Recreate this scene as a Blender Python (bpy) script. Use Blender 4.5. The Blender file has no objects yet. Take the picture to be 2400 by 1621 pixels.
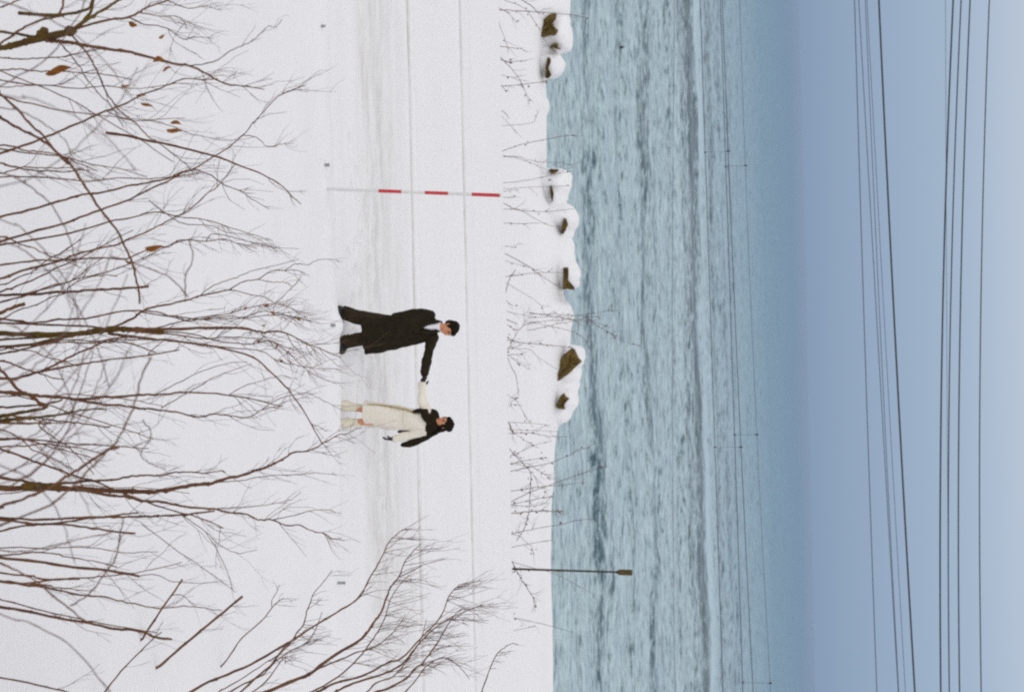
import bpy, bmesh, math, random
import numpy as np
from mathutils import Vector, Matrix

R = math.radians
rng = random.Random(11)
S = bpy.context.scene
COL = S.collection

# ------------------------------------------------------------------ camera
F_PX = 3333.33                      # 50 mm on a 36 mm wide frame, in pixels of a 2400 px wide picture
CAM = Vector((0.0, 0.0, 6.4))
PITCH = math.atan(693.0 / F_PX)
ROLL = math.atan(0.0237)
fw = Vector((0, math.cos(PITCH), -math.sin(PITCH)))
up = Vector((0, math.sin(PITCH), math.cos(PITCH)))
rt = Vector((1, 0, 0))
# the photographer held the camera on its side: the world's up is the frame's right
AX = up * math.cos(ROLL) + rt * math.sin(ROLL)
AY = up * math.sin(ROLL) - rt * math.cos(ROLL)
cam_d = bpy.data.cameras.new('camera')
cam_d.sensor_width = 36.0
cam_d.lens = 50.0
cam_d.clip_end = 60000
cam_d.dof.use_dof = True
cam_d.dof.focus_distance = 9.5
cam_d.dof.aperture_fstop = 5.0
cam = bpy.data.objects.new('camera', cam_d)
COL.objects.link(cam)
m3 = Matrix((AX, AY, -fw)).transposed()
cam.matrix_world = Matrix.Translation(CAM) @ m3.to_4x4()
S.camera = cam

# ------------------------------------------------------------------ light: a bright overcast sky
W = bpy.data.worlds.new('World')
S.world = W
W.use_nodes = True
nt = W.node_tree
nt.nodes.clear()
out = nt.nodes.new('ShaderNodeOutputWorld')
bg = nt.nodes.new('ShaderNodeBackground')
bg.inputs['Strength'].default_value = 0.1
sky = nt.nodes.new('ShaderNodeTexSky')
sky.sky_type = 'NISHITA'
sky.sun_disc = False
SUN_EL, SUN_AZ = R(38), R(200)
sky.sun_elevation = SUN_EL
sky.sun_rotation = SUN_AZ
tc = nt.nodes.new('ShaderNodeTexCoord')
sep = nt.nodes.new('ShaderNodeSeparateXYZ')
ramp = nt.nodes.new('ShaderNodeValToRGB')
ramp.color_ramp.interpolation = 'LINEAR'
stops = [(0.0, (0.248, 0.352, 0.522)), (0.05, (0.302, 0.414, 0.580)), (0.10, (0.380, 0.486, 0.635)),
         (0.155, (0.565, 0.635, 0.755)), (0.35, (0.76, 0.78, 0.82)), (1.0, (1.03, 0.995, 0.98))]
el = ramp.color_ramp.elements
while len(el) < len(stops):
    el.new(0.5)
for e, (p, c) in zip(el, stops):
    e.position = p
    e.color = (*c, 1)
mul = nt.nodes.new('ShaderNodeVectorMath'); mul.operation = 'SCALE'
mul.inputs['Scale'].default_value = 10.0
mix = nt.nodes.new('ShaderNodeMix'); mix.data_type = 'RGBA'
mix.inputs['Factor'].default_value = 0.93
L = nt.links.new
L(tc.outputs['Generated'], sep.inputs[0])
L(sep.outputs['Z'], ramp.inputs[0])
L(ramp.outputs[0], mul.inputs[0])
L(sky.outputs[0], mix.inputs['A'])
L(mul.outputs[0], mix.inputs['B'])
L(mix.outputs['Result'], bg.inputs['Color'])
L(bg.outputs[0], out.inputs[0])
sun_d = bpy.data.lights.new('sun', 'SUN')
sun_d.energy = 0.5
sun_d.angle = R(40)
sun_d.color = (1.0, 0.97, 0.92)
sun = bpy.data.objects.new('sun', sun_d)
COL.objects.link(sun)
sdir = Vector((math.sin(SUN_AZ) * math.cos(SUN_EL), math.cos(SUN_AZ) * math.cos(SUN_EL), math.sin(SUN_EL)))
sun.rotation_euler = sdir.to_track_quat('Z', 'Y').to_euler()
S.view_settings.view_transform = 'Standard'
S.view_settings.look = 'None'
S.view_settings.exposure = -0.09
S.view_settings.gamma = 1.0
S.view_settings.use_curve_mapping = False
S.cycles.use_denoising = False
S.cycles.use_adaptive_sampling = True
S.cycles.adaptive_threshold = 0.012
S.cycles.adaptive_min_samples = 14
S.cycles.max_bounces = 6
S.cycles.sample_clamp_indirect = 3.0
S.cycles.filter_width = 2.2

# ------------------------------------------------------------------ helpers
def P(px, py, Y):
    """the place seen at a point of the 2400 px photograph, on the upright plane at distance Y"""
    d = fw + AX * ((px - 1200.0) / F_PX) - AY * ((py - 810.5) / F_PX)
    return CAM + d * ((Y - CAM.y) / d.y)

def depth(p):
    return (Vector(p) - CAM).dot(fw)

def tag(o, label=None, cat=None, group=None, kind=None):
    if label: o['label'] = label
    if cat: o['category'] = cat
    if group: o['group'] = group
    if kind: o['kind'] = kind
    return o

def empty(name, loc=(0, 0, 0)):
    o = bpy.data.objects.new(name, None)
    o.empty_display_size = 0.2
    COL.objects.link(o)
    o.location = loc
    return o

def link(name, me, mat=None, parent=None, smooth=True):
    if mat is not None:
        me.materials.clear(); me.materials.append(mat)
    if smooth:
        me.polygons.foreach_set('use_smooth', [True] * len(me.polygons))
    o = bpy.data.objects.new(name, me)
    COL.objects.link(o)
    if parent is not None:
        o.parent = parent
        q = parent
        off = Vector((0, 0, 0))
        while q is not None:
            off += q.location
            q = q.parent
        o.location = -off                       # meshes are written in world coordinates
    return o

class MB:
    def __init__(self): self.v = []; self.f = []
    def add(self, vs, fs):
        n = len(self.v)
        self.v.extend([tuple(p) for p in vs])
        self.f.extend([tuple(i + n for i in f) for f in fs])
    def tube(self, pts, rad, sides=5, caps=True):
        pts = [Vector(p) for p in pts]
        n = len(pts)
        if n < 2: return
        t0 = (pts[1] - pts[0]).normalized()
        a = t0.orthogonal().normalized()
        vs = []
        for i in range(n):
            t = (pts[min(i + 1, n - 1)] - pts[max(i - 1, 0)])
            if t.length < 1e-9: t = t0
            t.normalize()
            a = (a - t * a.dot(t))
            if a.length < 1e-6: a = t.orthogonal()
            a.normalize()
            b = t.cross(a)
            for k in range(sides):
                th = 2 * math.pi * k / sides
                vs.append(pts[i] + (a * math.cos(th) + b * math.sin(th)) * rad[i])
        fs = []
        for i in range(n - 1):
            for k in range(sides):
                k2 = (k + 1) % sides
                fs.append((i * sides + k, i * sides + k2, (i + 1) * sides + k2, (i + 1) * sides + k))
        if caps:
            fs.append(tuple(reversed(range(sides))))
            fs.append(tuple((n - 1) * sides + k for k in range(sides)))
        self.add(vs, fs)
    def ellipsoid(self, c, r, seg=16, rings=10, rot=None):
        c = Vector(c)
        vs = []; fs = []
        M = rot if rot is not None else Matrix.Identity(3)
        vs.append(c + M @ Vector((0, 0, -r[2])))
        for i in range(1, rings):
            ph = -math.pi / 2 + math.pi * i / rings
            for k in range(seg):
                th = 2 * math.pi * k / seg
                vs.append(c + M @ Vector((r[0] * math.cos(ph) * math.cos(th), r[1] * math.cos(ph) * math.sin(th), r[2] * math.sin(ph))))
        vs.append(c + M @ Vector((0, 0, r[2])))
        for k in range(seg):
            fs.append((0, 1 + (k + 1) % seg, 1 + k))
        for i in range(rings - 2):
            for k in range(seg):
                a = 1 + i * seg + k; b = 1 + i * seg + (k + 1) % seg
                fs.append((a, b, b + seg, a + seg))
        top = len(vs) - 1
        base = 1 + (rings - 2) * seg
        for k in range(seg):
            fs.append((base + k, base + (k + 1) % seg, top))
        self.add(vs, fs)
    def dome(self, c, r, seg=24):
        """a snow cushion: rounded top, sides running down into the drift"""
        vs = []; fs = []
        lv = [(-1.6, 1.16), (-1.0, 1.10), (-0.5, 1.05), (0, 1.0)] + [(math.sin(a), math.cos(a)) for a in (0.25, 0.5, 0.75, 1.0, 1.25)]
        for z_, q in lv:
            for k in range(seg):
                th = 2 * math.pi * k / seg
                qy = q if (math.sin(th) > 0 or z_ > 0) else 1.0
                vs.append((c[0] + r[0] * q * math.cos(th), c[1] + r[1] * qy * math.sin(th), c[2] + r[2] * z_))
        for i in range(len(lv) - 1):
            for k in range(seg):
                k2 = (k + 1) % seg
                fs.append((i * seg + k, i * seg + k2, (i + 1) * seg + k2, (i + 1) * seg + k))
        fs.append(tuple(reversed(range(seg))))
        t = len(vs); vs.append((c[0], c[1], c[2] + r[2]))
        b0 = (len(lv) - 1) * seg
        for k in range(seg): fs.append((b0 + k, b0 + (k + 1) % seg, t))
        self.add(vs, fs)
    def loft(self, rings, seg=28):
        """rings: (cx, cy, z, rx, ry[, fold amplitude]) bottom to top, closed"""
        vs = []; fs = []
        for ring in rings:
            cx, cy, z, rx, ry = ring[:5]
            am = ring[5] if len(ring) > 5 else 0.0
            for k in range(seg):
                th = 2 * math.pi * k / seg
                q = 1 + am * math.sin(5 * th + 0.7) + am * 0.6 * math.sin(9 * th + 2.1)
                vs.append((cx + rx * q * math.cos(th), cy + ry * q * math.sin(th), z))
        n = len(rings)
        for i in range(n - 1):
            for k in range(seg):
                k2 = (k + 1) % seg
                fs.append((i * seg + k, i * seg + k2, (i + 1) * seg + k2, (i + 1) * seg + k))
        fs.append(tuple(reversed(range(seg))))
        fs.append(tuple((n - 1) * seg + k for k in range(seg)))
        self.add(vs, fs)
    def limb(self, pts, rad, seg=14):
        """a tapered limb with rounded joints"""
        P2 = []; R2 = []
        for i in range(len(pts) - 1):
            for k in range(6):
                t = k / 6
                P2.append(Vector(pts[i]).lerp(Vector(pts[i + 1]), t)); R2.append(rad[i] + (rad[i + 1] - rad[i]) * t)
        P2.append(Vector(pts[-1])); R2.append(rad[-1])
        self.tube(P2, R2, seg)
        for p, r in zip(pts, rad):
            self.ellipsoid(p, (r, r, r), seg, 8)
    def box(self, c, s, rot=None):
        M = rot if rot is not None else Matrix.Identity(3)
        vs = [Vector(c) + M @ Vector((s[0] / 2 * i, s[1] / 2 * j, s[2] / 2 * k)) for i in (-1, 1) for j in (-1, 1) for k in (-1, 1)]
        self.add(vs, [(0, 1, 3, 2), (4, 6, 7, 5), (0, 4, 5, 1), (2, 3, 7, 6), (0, 2, 6, 4), (1, 5, 7, 3)])
    def mesh(self, name='m'):
        me = bpy.data.meshes.new(name)
        me.from_pydata(self.v, [], self.f)
        me.update()
        return me
    def remesh(self, voxel, smooth_it=2, name='m'):
        me = self.mesh(name)
        o = bpy.data.objects.new('tmp', me)
        COL.objects.link(o)
        md = o.modifiers.new('r', 'REMESH'); md.mode = 'VOXEL'; md.voxel_size = voxel
        ms = o.modifiers.new('s', 'SMOOTH'); ms.factor = 0.5; ms.iterations = smooth_it
        dg = bpy.context.evaluated_depsgraph_get()
        r = bpy.data.meshes.new_from_object(o.evaluated_get(dg))
        bpy.data.objects.remove(o)
        r.name = name
        return r

def vhash(ix, iy, s):
    h = (ix.astype(np.int64) * 374761393 + iy.astype(np.int64) * 668265263 + s * 974711) & 0x7fffffff
    h = ((h ^ (h >> 13)) * 1274126177) & 0x7fffffff
    return ((h ^ (h >> 16)) & 0xffff) / 65535.0

def vnoise(x, y, s=0):
    x = np.asarray(x, float); y = np.asarray(y, float)
    ix = np.floor(x); iy = np.floor(y)
    fx = x - ix; fy = y - iy
    fx = fx * fx * fx * (fx * (fx * 6 - 15) + 10); fy = fy * fy * fy * (fy * (fy * 6 - 15) + 10)
    a = vhash(ix, iy, s); b = vhash(ix + 1, iy, s); c = vhash(ix, iy + 1, s); d = vhash(ix + 1, iy + 1, s)
    return (a + (b - a) * fx) * (1 - fy) + (c + (d - c) * fx) * fy - 0.5

def fbm(x, y, s=0, o=4):
    r = 0; a = 1.0; f = 1.0
    for i in range(o):
        r = r + a * vnoise(x * f + 17.3 * i, y * f - 9.1 * i, s + i); a *= 0.5; f *= 2.03
    return r

def mat(name, base, rough=0.8, spec=0.3, var=None, scale=8.0, bump=0.0, bscale=40.0, detail=4.0, stretch=None):
    m = bpy.data.materials.new(name)
    m.use_nodes = True
    n = m.node_tree.nodes; l = m.node_tree.links
    b = n['Principled BSDF']
    b.inputs['Base Color'].default_value = (*base, 1)
    b.inputs['Roughness'].default_value = rough
    b.inputs['Specular IOR Level'].default_value = spec
    t = n.new('ShaderNodeTexCoord')
    src = t.outputs['Object']
    if stretch:
        mp = n.new('ShaderNodeMapping'); mp.inputs['Scale'].default_value = stretch
        l.new(src, mp.inputs['Vector']); src = mp.outputs[0]
    if var is not None:
        ns = n.new('ShaderNodeTexNoise'); ns.inputs['Scale'].default_value = scale; ns.inputs['Detail'].default_value = detail
        l.new(src, ns.inputs['Vector'])
        cr = n.new('ShaderNodeValToRGB')
        cr.color_ramp.elements[0].position = 0.35; cr.color_ramp.elements[0].color = (*base, 1)
        cr.color_ramp.elements[1].position = 0.65; cr.color_ramp.elements[1].color = (*var, 1)
        l.new(ns.outputs['Fac'], cr.inputs[0]); l.new(cr.outputs[0], b.inputs['Base Color'])
    if bump > 0:
        nb = n.new('ShaderNodeTexNoise'); nb.inputs['Scale'].default_value = bscale; nb.inputs['Detail'].default_value = 5
        l.new(src, nb.inputs['Vector'])
        bp = n.new('ShaderNodeBump'); bp.inputs['Strength'].default_value = bump; bp.inputs['Distance'].default_value = 0.02
        l.new(nb.outputs['Fac'], bp.inputs['Height']); l.new(bp.outputs[0], b.inputs['Normal'])
    return m

M = {}
M['snow_cap'] = mat('snow_cap', (0.872, 0.872, 0.89), 0.9, 0.15, bump=0.4, bscale=11)
M['bark'] = mat('bark', (0.185, 0.085, 0.038), 0.85, 0.15, (0.110, 0.050, 0.028), 9, 0.3, 90)
M['bark_olive'] = mat('bark_olive', (0.145, 0.090, 0.020), 0.85, 0.15, (0.085, 0.048, 0.016), 12, 0.4, 80)
M['bark_willow'] = mat('bark_willow', (0.19, 0.095, 0.042), 0.8, 0.2, (0.115, 0.055, 0.036), 7, 0.2, 90)
M['twig'] = mat('twig', (0.20, 0.115, 0.085), 0.85, 0.1, (0.120, 0.075, 0.066), 6)
M['weed'] = mat('weed', (0.185, 0.118, 0.098), 0.9, 0.1, (0.115, 0.080, 0.072), 6)
M['leaf'] = mat('leaf', (0.30, 0.11, 0.020), 0.8, 0.15, (0.20, 0.075, 0.018), 30)
M['rock'] = mat('rock', (0.165, 0.112, 0.030), 0.9, 0.2, (0.090, 0.060, 0.020), 5, 0.7, 9)
M['wire'] = mat('wire', (0.050, 0.052, 0.062), 0.6, 0.3)
M['wire_grey'] = mat('wire_grey', (0.085, 0.095, 0.125), 0.6, 0.3)
M['metal'] = mat('metal', (0.34, 0.36, 0.37), 0.6, 0.4, (0.25, 0.26, 0.27), 25)
M['post_dark'] = mat('post_dark', (0.065, 0.042, 0.026), 0.7, 0.3, (0.040, 0.027, 0.018), 12, 0.3, 60)
M['box_olive'] = mat('box_olive', (0.10, 0.075, 0.018), 0.7, 0.3, (0.065, 0.048, 0.014), 16)
M['red'] = mat('red_paint', (0.60, 0.045, 0.055), 0.45, 0.4, (0.54, 0.035, 0.045), 20)
M['white'] = mat('white_paint', (0.74, 0.74, 0.72), 0.5, 0.4, (0.68, 0.68, 0.66), 15)
M['coat'] = mat('black_wool', (0.027, 0.021, 0.011), 0.95, 0.12, (0.019, 0.015, 0.009), 14, 0.3, 160)
M['trousers'] = mat('dark_trousers', (0.038, 0.028, 0.016), 0.9, 0.12, (0.028, 0.021, 0.012), 9)
M['shoe'] = mat('black_leather', (0.016, 0.016, 0.020), 0.45, 0.4)
M['skin'] = mat('skin', (0.66, 0.31, 0.165), 0.6, 0.3, (0.60, 0.265, 0.145), 9)
M['hair'] = mat('black_hair', (0.017, 0.012, 0.007), 0.85, 0.10, (0.011, 0.008, 0.005), 40, 0.5, 120)
M['shirt'] = mat('white_shirt', (0.78, 0.77, 0.82), 0.8, 0.2)
M['cream'] = mat('cream_wool', (0.85, 0.80, 0.70), 0.95, 0.1, (0.79, 0.735, 0.63), 7, 0.35, 90)
M['cream_edge'] = mat('tan_edge', (0.42, 0.32, 0.15), 0.95, 0.1)
M['shawl'] = mat('black_shawl', (0.026, 0.019, 0.009), 0.95, 0.1, (0.018, 0.013, 0.007), 16, 0.5, 90)
M['boot'] = mat('pale_boot', (0.79, 0.745, 0.62), 0.95, 0.1, (0.72, 0.67, 0.54), 22, 0.5, 70)
M['glove'] = mat('dark_glove', (0.045, 0.032, 0.034), 0.8, 0.2)
M['eye'] = mat('eye', (0.02, 0.015, 0.012), 0.3, 0.5)
M['lip'] = mat('lip', (0.42, 0.13, 0.10), 0.5, 0.3)

# ------------------------------------------------------------------ ground profile
WATER_Z = -2.4
RIDGE_Y = 39.0
ctl = [(-60, 16), (-30, 12), (-10, 8), (-3, 5.9), (0, 4.75), (2, 3.95), (4, 3.1), (6, 2.35), (8, 1.72), (10, 1.24), (12, 0.87), (14, 0.60),
       (16, 0.43), (17.2, 0.350), (17.8, 0.360), (18.1, 0.29), (18.45, 0.03), (18.7, 0.0), (30.1, 0.0), (30.4, 0.0), (31.0, -0.55),
       (31.8, -0.72), (35, -0.68), (38, -0.62), (39.2, -0.60), (39.6, -0.78), (40.2, -1.6), (41, -3.0), (45, -5.0), (60, -8)]
gy = np.arange(-60, 60, 0.02)
gz = np.interp(gy, [c[0] for c in ctl], [c[1] for c in ctl])
ker = np.exp(-0.5 * (np.arange(-40, 41) * 0.02 / 0.11) ** 2); ker /= ker.sum()
gz2 = np.convolve(np.pad(gz, 40, mode='edge'), ker, mode='valid')
ker = np.exp(-0.5 * (np.arange(-150, 151) * 0.02 / 0.9) ** 2); ker /= ker.sum()
gz3 = np.convolve(np.pad(gz, 150, mode='edge'), ker, mode='valid')
wgt = 1 / (1 + np.exp((gy - 15.5) / 0.5))
gz = gz3 * wgt + gz2 * (1 - wgt)
sil = [(-60, 1337), (0, 1336), (30, 1335), (44, 1328), (62, 1296), (110, 1284), (190, 1277), (226, 1279), (236, 1284), (250, 1287), (262, 1284), (268, 1279), (330, 1280),
       (400, 1281), (470, 1292), (560, 1328), (600, 1330), (690, 1318), (702, 1322), (715, 1336), (740, 1344), (770, 1338), (800, 1336), (860, 1336), (900, 1325), (960, 1316),
       (990, 1311), (1020, 1303), (1080, 1297), (1250, 1291), (1350, 1290), (1450, 1293), (1621, 1296), (1700, 1297)]
sp = [P(px, py, RIDGE_Y) for py, px in sil]
rx = np.array([p.x for p in sp]); rz = np.array([p.z for p in sp])

def sstep(a, b, x):
    t = np.clip((x - a) / (b - a), 0, 1)
    return t * t * (3 - 2 * t)

def ground(x, y):
    x = np.asarray(x, float); y = np.asarray(y, float)
    z = np.interp(y, gy, gz)
    r = sstep(36.4, 38.7, y) * (1 - sstep(39.4, 40.6, y))
    z = z + (np.interp(x, rx, rz) + 0.60) * r
    slope = 1 - sstep(17.0, 18.3, y)
    road = sstep(18.2, 18.7, y) * (1 - sstep(30.0, 30.5, y))
    z = z + slope * 0.10 * fbm(x * 0.42, y * 0.36, 3, 3) + slope * 0.018 * fbm(x * 2.2, y * 1.6, 8, 3)
    z = z + np.exp(-((y - 17.95) / 0.35) ** 2) * (0.05 * fbm(x * 0.8, y * 1.5, 21, 4) + 0.02 * fbm(x * 3.5, y * 4, 25, 3))
    lump = np.exp(-((x - mound_x) / 0.17) ** 2 - ((y - 17.75) / 0.25) ** 2)
    z = z + 0.05 * np.exp(-((x - pole_x) / 0.16) ** 2 - ((y - 17.38) / 0.16) ** 2)
    z = z + 0.10 * lump + 0.035 * np.exp(-((x - woman_x) / 0.7) ** 2 - ((y - 17.9) / 0.3) ** 2)
    z = z + road * (0.010 * fbm(x * 0.9, y * 2.2, 31, 4))
    rough = np.exp(-((y - 20.75) / 0.38) ** 2)
    z = z + rough * 0.035 * fbm(x * 2.6, y * 5.0, 41, 4)
    for fx, fy, fa in PRINTS:
        ca, sa = math.cos(fa), math.sin(fa)
        u = ((x - fx) * ca + (y - fy) * sa) / 0.15; w_ = (-(x - fx) * sa + (y - fy) * ca) / 0.075
        e = u * u + w_ * w_
        z = z - 0.085 * np.exp(-e * e) + 0.022 * np.exp(-((e - 2.0) / 0.8) ** 2)
    for yc, w, d in RUTS:
        yy = yc + 0.03 * vnoise(x * 0.35, x * 0 + yc, 51)
        u = (y - yy) / w
        z = z + road * d * (-np.exp(-u * u) + 0.55 * np.exp(-(u - 1.9) ** 2) + 0.45 * np.exp(-(u + 1.9) ** 2))
    z = z + sstep(30.2, 30.6, y) * (0.03 * fbm(x * 1.1, y * 0.9, 61, 4))
    z = z + np.exp(-((y - 30.3) / 0.3) ** 2) * 0.03 * fbm(x * 0.7, y * 1.0, 71, 3)
    return z

mound_x = P(785, 762, 17.75).x
pole_x = P(772, 443, 17.35).x
woman_x = P(800, 962, 17.9).x
pr = random.Random(5)
PRINTS = []
for wx, dx_, y0_, n_ in ((-0.55, 0.30, 19.7, 11), (1.05, 0.26, 19.55, 11), (0.3, 0.33, 20.5, 14)):
    for i_ in range(n_):
        PRINTS.append((wx - 2.4 + i_ * dx_ * 1.25 + pr.uniform(-.06, .06), y0_ + (0.11 if i_ % 2 else -0.11) + 0.10 * i_ * (0.5 if n_ == 11 else 0.15) + pr.uniform(-.05, .05), pr.uniform(-.35, .5)))
RUTS = [(22.93, 0.10, 0.045), (26.62, 0.10, 0.05), (20.2, 0.20, 0.02)]

def gz1(x, y):
    return float(ground(np.array([x]), np.array([y]))[0])

def on_ground(px, py):
    """where the sight line through a pixel meets the snow"""
    d = fw + AX * ((px - 1200.0) / F_PX) - AY * ((py - 810.5) / F_PX)
    ts = np.linspace(2, 60, 6000)
    xs = d.x * ts; ys = d.y * ts; zs = CAM.z + d.z * ts
    hit = np.nonzero(zs <= ground(xs, ys))[0]
    t = ts[hit[0]] if len(hit) else 60
    return CAM + d * float(t)

def grid_mesh(X, Y, Z, name):
    nr, nc = X.shape
    co = np.stack([X, Y, Z], -1).reshape(-1, 3)
    idx = np.arange(nr * nc).reshape(nr, nc)
    q = np.stack([idx[:-1, :-1], idx[:-1, 1:], idx[1:, 1:], idx[1:, :-1]], -1).reshape(-1, 4)
    me = bpy.data.meshes.new(name)
    me.vertices.add(len(co)); me.vertices.foreach_set('co', co.ravel())
    me.loops.add(q.size); me.loops.foreach_set('vertex_index', q.ravel())
    me.polygons.add(len(q)); me.polygons.foreach_set('loop_start', np.arange(0, q.size, 4)); me.polygons.foreach_set('loop_total', np.full(len(q), 4))
    me.polygons.foreach_set('use_smooth', np.ones(len(q), bool))
    me.update(); me.validate()
    return me

# snow material: clean snow, dirt ground into the driven lanes
def snow_material():
    m = bpy.data.materials.new('snow')
    m.use_nodes = True
    n = m.node_tree.nodes; l = m.node_tree.links
    b = n['Principled BSDF']
    b.inputs['Roughness'].default_value = 0.95
    b.inputs['Specular IOR Level'].default_value = 0.1
    geo = n.new('ShaderNodeNewGeometry')
    sp_ = n.new('ShaderNodeSeparateXYZ'); l.new(geo.outputs['Position'], sp_.inputs[0])
    def node(t, **k):
        x = n.new(t)
        for a, v in k.items(): setattr(x, a, v)
        return x
    def math_(op, a, bb=None, c=None):
        x = node('ShaderNodeMath', operation=op)
        for i, v in enumerate((a, bb, c)):
            if v is None: continue
            if hasattr(v, 'links'): l.new(v, x.inputs[i])
            else: x.inputs[i].default_value = v
        return x.outputs[0]
    mp = node('ShaderNodeMapping'); mp.inputs['Scale'].default_value = (0.55, 3.2, 1.0); l.new(geo.outputs['Position'], mp.inputs[0])
    ns = node('ShaderNodeTexNoise'); ns.inputs['Scale'].default_value = 1.0; ns.inputs['Detail'].default_value = 7; ns.inputs['Roughness'].default_value = 0.7
    l.new(mp.outputs[0], ns.inputs['Vector'])
    mp2 = node('ShaderNodeMapping'); mp2.inputs['Scale'].default_value = (2.6, 6.0, 1.0); l.new(geo.outputs['Position'], mp2.inputs[0])
    n2 = node('ShaderNodeTexNoise'); n2.inputs['Scale'].default_value = 1.6; n2.inputs['Detail'].default_value = 8; n2.inputs['Roughness'].default_value = 0.75
    l.new(mp2.outputs[0], n2.inputs['Vector'])
    wob = math_('MULTIPLY_ADD', ns.outputs['Fac'], 0.16, -0.08)
    yw = math_('ADD', sp_.outputs['Y'], wob)
    dirt = None
    for yc, w, s in ((20.9, 0.60, 0.50), (21.9, 0.9, 0.24), (20.3, 0.22, 0.22), (22.93, 0.075, 1.7), (26.62, 0.09, 1.9), (27.3, 0.10, 0.14), (24.6, 0.5, 0.05), (19.3, 0.35, 0.08)):
        u = math_('DIVIDE', math_('SUBTRACT', yw, yc), w)
        g = math_('EXPONENT', math_('MULTIPLY', math_('MULTIPLY', u, u), -1.0))
        g = math_('MULTIPLY', g, s)
        dirt = g if dirt is None else math_('ADD', dirt, g)
    cr = node('ShaderNodeValToRGB'); cr.color_ramp.elements[0].position = 0.40; cr.color_ramp.elements[1].position = 0.62
    l.new(ns.outputs['Fac'], cr.inputs[0])
    cr2 = node('ShaderNodeValToRGB'); cr2.color_ramp.elements[0].position = 0.38; cr2.color_ramp.elements[1].position = 0.70
    l.new(n2.outputs['Fac'], cr2.inputs[0])
    amt = math_('MULTIPLY', dirt, math_('MULTIPLY_ADD', cr.outputs[0], 0.8, 0.22))
    amt = math_('MULTIPLY', amt, math_('MULTIPLY_ADD', cr2.outputs[0], 0.8, 0.5))
    amt = math_('MINIMUM', amt, 0.75)
    mx = node('ShaderNodeMix', data_type='RGBA')
    l.new(amt, mx.inputs['Factor'])
    mx.inputs['A'].default_value = (0.866, 0.866, 0.886, 1)
    mx.inputs['B'].default_value = (0.47, 0.45, 0.41, 1)
    l.new(mx.outputs['Result'], b.inputs['Base Color'])
    bn = node('ShaderNodeTexNoise'); bn.inputs['Scale'].default_value = 14; bn.inputs['Detail'].default_value = 6; bn.inputs['Roughness'].default_value = 0.65
    l.new(geo.outputs['Position'], bn.inputs['Vector'])
    bp = node('ShaderNodeBump'); bp.inputs['Strength'].default_value = 0.35; bp.inputs['Distance'].default_value = 0.03
    l.new(bn.outputs['Fac'], bp.inputs['Height']); l.new(bp.outputs[0], b.inputs['Normal'])
    return m
M['snow'] = snow_material()

xa = np.concatenate([np.linspace(-120, -13, 60)[:-1], np.linspace(-13, -4, 100)[:-1], np.linspace(-4, 4, 230)[:-1], np.linspace(4, 13, 100), np.linspace(13, 120, 60)[1:]])
ya = np.concatenate([np.linspace(-55, 1, 40)[:-1], np.linspace(1, 16.5, 170)[:-1], np.linspace(16.5, 23.5, 200)[:-1], np.linspace(23.5, 31.5, 150)[:-1], np.linspace(31.5, 41.5, 150)[:-1], np.linspace(41.5, 58, 20)])
GX, GY = np.meshgrid(xa, ya)
o = link('snowy_ground', grid_mesh(GX, GY, ground(GX, GY), 'snowy_ground'), M['snow'])
tag(o, 'snow covered slope, packed snow road and snowy bank above the sea', kind='structure')

# ------------------------------------------------------------------ sea
HW = CAM.z - WATER_Z
th = np.concatenate([np.linspace(R(12.9), R(1.2), 620)[:-1], np.linspace(R(1.2), R(0.022), 150)])
yw = HW / np.tan(th)
sc = np.sinh(np.linspace(-1, 1, 620) * 2.2) / np.sinh(2.2) * 1.5
WX = sc[None, :] * (yw[:, None] * 0.8 + 25)
WY = np.repeat(yw[:, None], len(sc), 1)
dY = np.gradient(yw)[:, None]
Z = np.zeros_like(WX)
wr = np.random.RandomState(4)
for lam, amp in ((17, 0.07), (12.5, 0.07), (9, 0.06), (6.6, 0.055), (4.8, 0.055), (3.5, 0.05), (2.6, 0.040), (1.9, 0.030), (1.35, 0.02)):
    for k in range(4):
        a = wr.normal(0, 0.13 + 0.3 / math.sqrt(lam)); ph = wr.uniform(0, 6.28); k0 = 2 * math.pi / (lam * wr.uniform(0.85, 1.15))
        fade = np.clip(lam / (dY * 3.0) - 0.3, 0, 1)
        env = 0.55 + 0.9 * (vnoise(WX / (lam * 3.0) + k * 7, WY / (lam * 1.6), 90 + k) + 0.5)
        Z += fade * amp * 0.5 * env * np.sin(k0 * (WX * math.sin(a) + WY * math.cos(a)) + ph + 1.6 * vnoise(WX / (lam * 2.2), WY / (lam * 2.2), 120 + k))
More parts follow.
